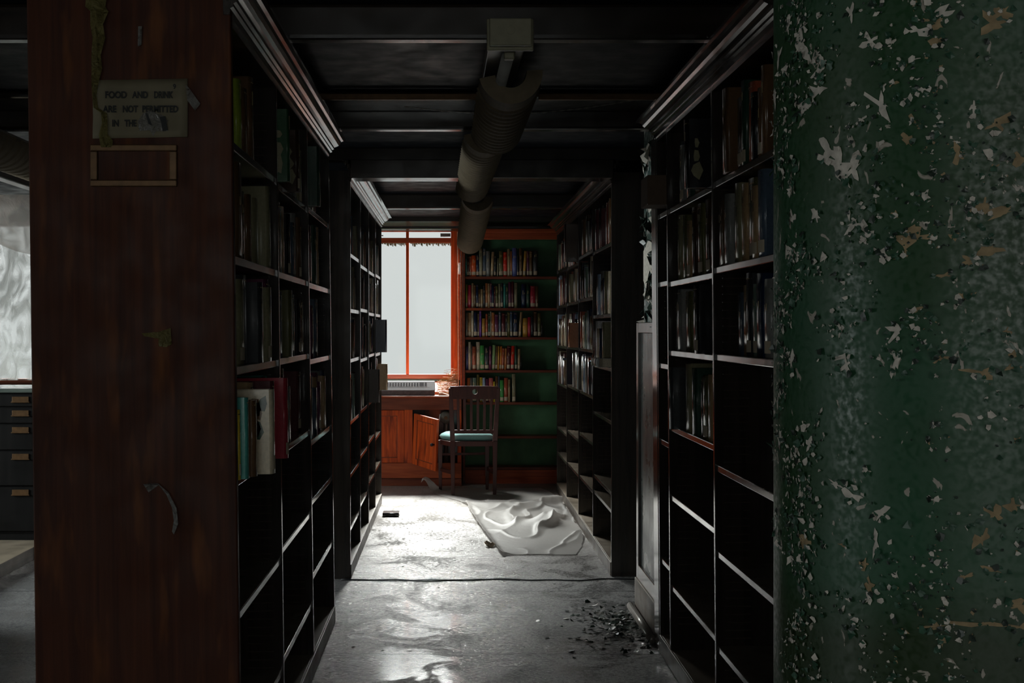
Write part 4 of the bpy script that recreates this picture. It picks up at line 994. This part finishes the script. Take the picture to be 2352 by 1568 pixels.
# aprons
def bar(p, q, z0, z1, th, name):
    p = Vector(p); q = Vector(q); d = (q-p).normalized(); nn = Vector((-d.y, d.x))*th/2
    c4 = [p-nn, q-nn, q+nn, p+nn]
    mb = MB(); mb.hexa([L3(v.x, v.y, z0) for v in c4], [L3(v.x, v.y, z1) for v in c4]); mb.build(name, cw, ch, bevel=.002)
B1, B2 = (BLk[0], BLk[1]+.03), (BRk[0], BRk[1]+.03)
bar(B1, B2, .395, .435, .018, 'apron'); bar(FLk, FRk, .385, .43, .018, 'apron'); bar(B1, FLk, .39, .43, .018, 'apron'); bar(B2, FRk, .39, .43, .018, 'apron')
B1, B2 = (BLk[0], BLk[1]+.015), (BRk[0], BRk[1]+.015)
bar(B1, FLk, .165, .195, .014, 'stretcher'); bar(B2, FRk, .165, .195, .014, 'stretcher'); bar(FLk, FRk, .295, .315, .016, 'stretcher')
# cushion seat: superellipse dome over the four corners
mb = MB(); n = 28; rings = [(0., .505), (.5, .503), (.8, .495), (.95, .478), (1.0, .462), (.99, .446), (.94, .436)]
cs = [Vector((.0, 10.645)), Vector((.345, 10.645)), Vector((.315, 11.02)), Vector((-.14, 10.94))]
def sq(u, v): return cs[0]*(1-u)*(1-v)+cs[1]*u*(1-v)+cs[2]*u*v+cs[3]*(1-u)*v
mb.v.append(L3(*sq(.5, .5), .507))
for (rr, z) in rings[1:]:
    for j in range(n):
        a = 2*pi*j/n; e_ = .42
        u = .5+.5*rr*math.copysign(abs(cos(a))**e_, cos(a)); v = .5+.5*rr*math.copysign(abs(sin(a))**e_, sin(a))
        p = sq(u, v); mb.v.append(L3(p.x, p.y, z))
for j in range(n): mb.f.append((0, 1+j, 1+(j+1) % n)); mb.m.append(0)
for q_ in range(len(rings)-2):
    for j in range(n): a = 1+q_*n; mb.f.append((a+j, a+(j+1) % n, a+n+(j+1) % n, a+n+j)); mb.m.append(0)
mb.f.append(tuple(1+(len(rings)-2)*n+j for j in range(n))); mb.m.append(0)
mb.build('seat', M['teal'], ch, smooth=True)

# ---------------------------------------------------------------- sheet on the floor
def sheet_mesh():
    rows = [(7.79, .286, .735), (8.1, .26, .80), (8.4, .225, .838), (8.9, .18, .846), (9.4, .14, .838), (10., .10, .84), (10.2, .06, .835), (10.6, -.12, .82), (10.85, -.24, .80), (11.05, -.27, .74)]
    def LR(y):
        for (a, l0, r0), (b, l1, r1) in zip(rows[:-1], rows[1:]):
            if y <= b: t = (y-a)/(b-a); return l0+(l1-l0)*t, r0+(r1-r0)*t
        return rows[-1][1:]
    NU, NV = 90, 200; mb = MB()
    for j in range(NV+1):
        y = 7.79+(11.05-7.79)*j/NV; l, r = LR(y)
        for i in range(NU+1):
            u = i/NU; x = l+(r-l)*u
            amp = 0
            # folds: crumpled towards the right
            c1 = math.exp(-(((x-.66)/.20)**2+((y-9.0)/.65)**2))
            c2 = math.exp(-(((x-.45)/.35)**2+((y-9.3)/.9)**2))*.5
            nz = noise.noise(Vector((x*2.4+.5*y, y*1.1-x*1.4, 4)))
            rdg = (1-min(1, abs(nz)*3.2))**2.2
            n2 = noise.noise(Vector((x*4-y*1.2, y*2.0+x*2.5, 9))); rd2 = (1-min(1, abs(n2)*4))**2.5
            z = .004+(c1*1.3+c2)*(.045*rdg+.022*rd2+.012)+.006*rd2*u
            z += .018*math.exp(-((y-(10.0-.35*(x-.1)))/.10)**2)*(1 if x > .05 else .4)      # long fold
            z += .060*math.exp(-((y-9.95-.25*(x-.5))/.07)**2)*max(0, min(1, (x-.5)*4))      # rolled far edge
            if y > 10.35: 
                k2 = min(1, (y-10.35)*3); z = z*(1-k2)+.004*k2+.11*(1+.5*noise.noise(Vector((x*14,y*7,2))))*math.exp(-(((x+.215)/.07)**2+((y-10.93)/.2)**2))
            hem = .016*math.exp(-((u)/.03)**2) if y < 10 else 0
            z += hem
            z += .02*math.exp(-((y-7.79)/.05)**2)*math.exp(-((u)/.12)**2)
            xx = x+.006*noise.noise(Vector((0, y*9, 1)))
            yy = y+.02*noise.noise(Vector((x*5, 0, 7)))*(1 if j == 0 else .3)
            mb.v.append((min(xx, .848), yy, z))
    for j in range(NV):
        for i in range(NU):
            a = j*(NU+1)+i; mb.f.append((a, a+1, a+NU+2, a+NU+1)); mb.m.append(0)
    return mb
o = sheet_mesh().build('plastic_sheet', M['sheet'], smooth=True, fixn=False)
tag(o, 'crumpled white translucent sheet spread on the floor between chair and right bookcase', 'sheet')
mb = MB(); random.seed(2); pr_ = []
mb.tube([(.255, 8.13, .012), (.245, 8.1, .014), (.232, 8.08, .012), (.225, 8.12, .01), (.205, 8.16, .012)], [.008, .014, .012, .013, .006], 7)
mb.tube([(.235, 8.09, .02), (.21, 8.11, .028), (.20, 8.13, .02)], [.006, .01, .005], 6)
o = mb.build('crumpled_rag', M['rag']); tag(o, 'little crumpled yellowish scrap beside the left edge of the floor sheet', 'rag')
# book lying on the floor
r_ = book((-.505, 9.38, 0.0008), 0, .026, .135, .118, 'black', 'thin dark book lying on the bright floor near the far left bookcase', None, False, 0, random.Random(1), bands=False, flatb=True)
r_['category'] = 'book'
# cord across the floor
mb = MB(); pts = [(-.60+t*1.6/40, 7.0+.018*sin(t*.37)+.012*sin(t*.9+1)+t*.0006, .0035) for t in range(41)]
mb.tube(pts, .0032, 6); pts = [(-.60+t*1.6/40, 7.012+.016*sin(t*.33+2)+.01*sin(t*.7), .0035) for t in range(25)]; mb.tube(pts, .0026, 6)
o = mb.build('cable', M['black'], smooth=True); tag(o, 'thin black cable lying across the floor at the start of the far aisle', 'cable')
# fallen paint flakes
mb = MB(); random.seed(31)
for k_ in range(520):
    if random.random() < .8: x = random.gauss(.77, .06); y = random.gauss(5.95, .17)
    else: x = random.gauss(.66, .12); y = random.gauss(5.85, .3)
    if x > .842 or y < 5.3: continue
    c = Vector((x, y, .002+random.uniform(0, .012)*math.exp(-((x-.78)/.08)**2)))
    flake(mb, c, Vector((random.uniform(-.3, .3), random.uniform(-.3, .3), 1)), random.uniform(.004, .019), Vector((0, 1, 0)), random.uniform(.002, .012), random.choice((0, 0, 0, 1)))
o = mb.build('fallen_paint_flakes', [M['darkflake'], flat('pale_flake', (.16, .15, .13), .5)], fixn=False)
tag(o, 'heap of dark fallen paint flakes on the floor at the foot of the pier', 'debris', kind='stuff')
mb = MB(); random.seed(33)
for k_ in range(170):
    x = random.uniform(-.5, .82); y = random.uniform(4.8, 9.2)
    if 6.94 < y < 7.08 or (x > .45 and 5.2 < y < 6.7): continue
    flake(mb, Vector((x, y, .0015)), Vector((random.uniform(-.3, .3), random.uniform(-.3, .3), 1)), random.choice((.002, .003, .004, .009)), Vector((0, 1, 0)), .003, 0)
o = mb.build('floor_grit', [M['darkflake']], fixn=False); tag(o, 'dark grit and crumbs scattered over the aisle floor', 'debris', kind='stuff')
# seams in the floor covering
struct(MB().box(-5, 3, 5.42, 5.426, 0, .0006).box(-5, 3, 6.72, 6.726, 0, .0006).box(-5, 3, 7.75, 7.755, 0, .0006).build('trim_7', M['black']))

# ---------------------------------------------------------------- left side aisle
M['dkwood'] = wood('black_stained_wood', (.004, .004, .004), (.009, .008, .008), (30, 30, 1.5), .55, .12, bump=.02)
dc = thing('card_cabinet', 'black drawer cabinet with small brass label holders in the left side aisle', 'cabinet', loc=(-2.95, 7.9, 0))
MB().box(-.6, .62, .0, .5, .11, .965).build('body', M['dkwood'], dc, bevel=.003)
MB().box(-.6, .62, -.004, .46, 0, .11).build('base', M['dkwood'], dc)
MB().box(-.63, .64, -.02, .52, .965, .99).build('top', wood('scuffed_top', (.06, .08, .07), (.22, .26, .23), (3, 30, 30), .3, .6), dc, bevel=.003)
zz = .955
for n_, hgt in enumerate((.075, .095, .155, .21, .27)):
    z1_ = zz; z0_ = zz-hgt; zz = z0_-.006
    for (a, b) in ((-.59, -.02), (-.01, .61)):
        dr = MB().box(a+.004, b-.004, -.012, .003, z0_+.003, z1_-.003).build('drawer', M['dkwood'], dc, bevel=.002)
        zc = z1_-.03 if n_ else z1_-.028
        for xc in (((a+b)/2)+.04,):
            MB().box(xc-.05, xc+.05, -.018, -.012, zc-.018, zc+.014).box(xc-.055, xc+.055, -.022, -.012, zc-.022, zc-.016).build('label_holder', M['brass'], dr, bevel=.001)
pl = MB().box(-3.3, -2.45, 6.35, 7.89, 0, .075).build('platform', M['plinth'], bevel=.003); tag(pl, 'low grey-brown plinth running up to the black drawer cabinet', 'plinth')
# plastic sheeting over the far left windows
mb = MB(); NX, NZ = 60, 50
for j in range(NZ+1):
    for i in range(NX+1):
        u, v = i/NX, j/NZ; x = -4.4+u*2.3; z = .99+v*1.27
        y = 9.2+.05*sin(x*5+z*2)+.10*noise.noise(Vector((x*1.6, z*2.4, 0)))+.03*noise.noise(Vector((x*7+z*4, z*3, 5)))
        mb.v.append((x, y, z))
for j in range(NZ):
    for i in range(NX): a = j*(NX+1)+i; mb.f.append((a, a+1, a+NX+2, a+NX+1)); mb.m.append(0)
o = mb.build('plastic_curtain', M['plastic'], smooth=True, fixn=False); tag(o, 'crinkled clear plastic curtain glowing behind the black drawer cabinet', 'plastic sheet')
mb = MB(); NX, NZ = 60, 30
for j in range(NZ+1):
    for i in range(NX+1):
        u, v = i/NX, j/NZ; x = -4.4+u*2.3; sag = .30+.12*sin(x*4.2+1)
        z = 2.28-v*sag
        y = 9.05-.16*sin(v*pi)*(.8+.3*sin(x*6))+.06*noise.noise(Vector((x*4, v*3, 2)))
        mb.v.append((x, y, z))
for j in range(NZ):
    for i in range(NX): a = j*(NX+1)+i; mb.f.append((a, a+1, a+NX+2, a+NX+1)); mb.m.append(0)
o = mb.build('plastic_swag', M['plastic_grey'], smooth=True, fixn=False); tag(o, 'grey bunched plastic swag hanging from the ceiling over the clear curtain', 'plastic sheet')
struct(MB().box(-2.52, -2.45, 4.0, 9.0, 2.17, 2.222).build('trim_8', M['crown'], bevel=.006))

blocker_case = row_case('bookcase', 'unseen bookcase row added left of the side aisle to block window light', -2.7, 1, [3.33, 4.22, 5.11, 6.0], [[.3, .6, .9, 1.2, 1.5, 1.8]]*3, M, double=True)  # added out of view to keep side-aisle daylight off the column
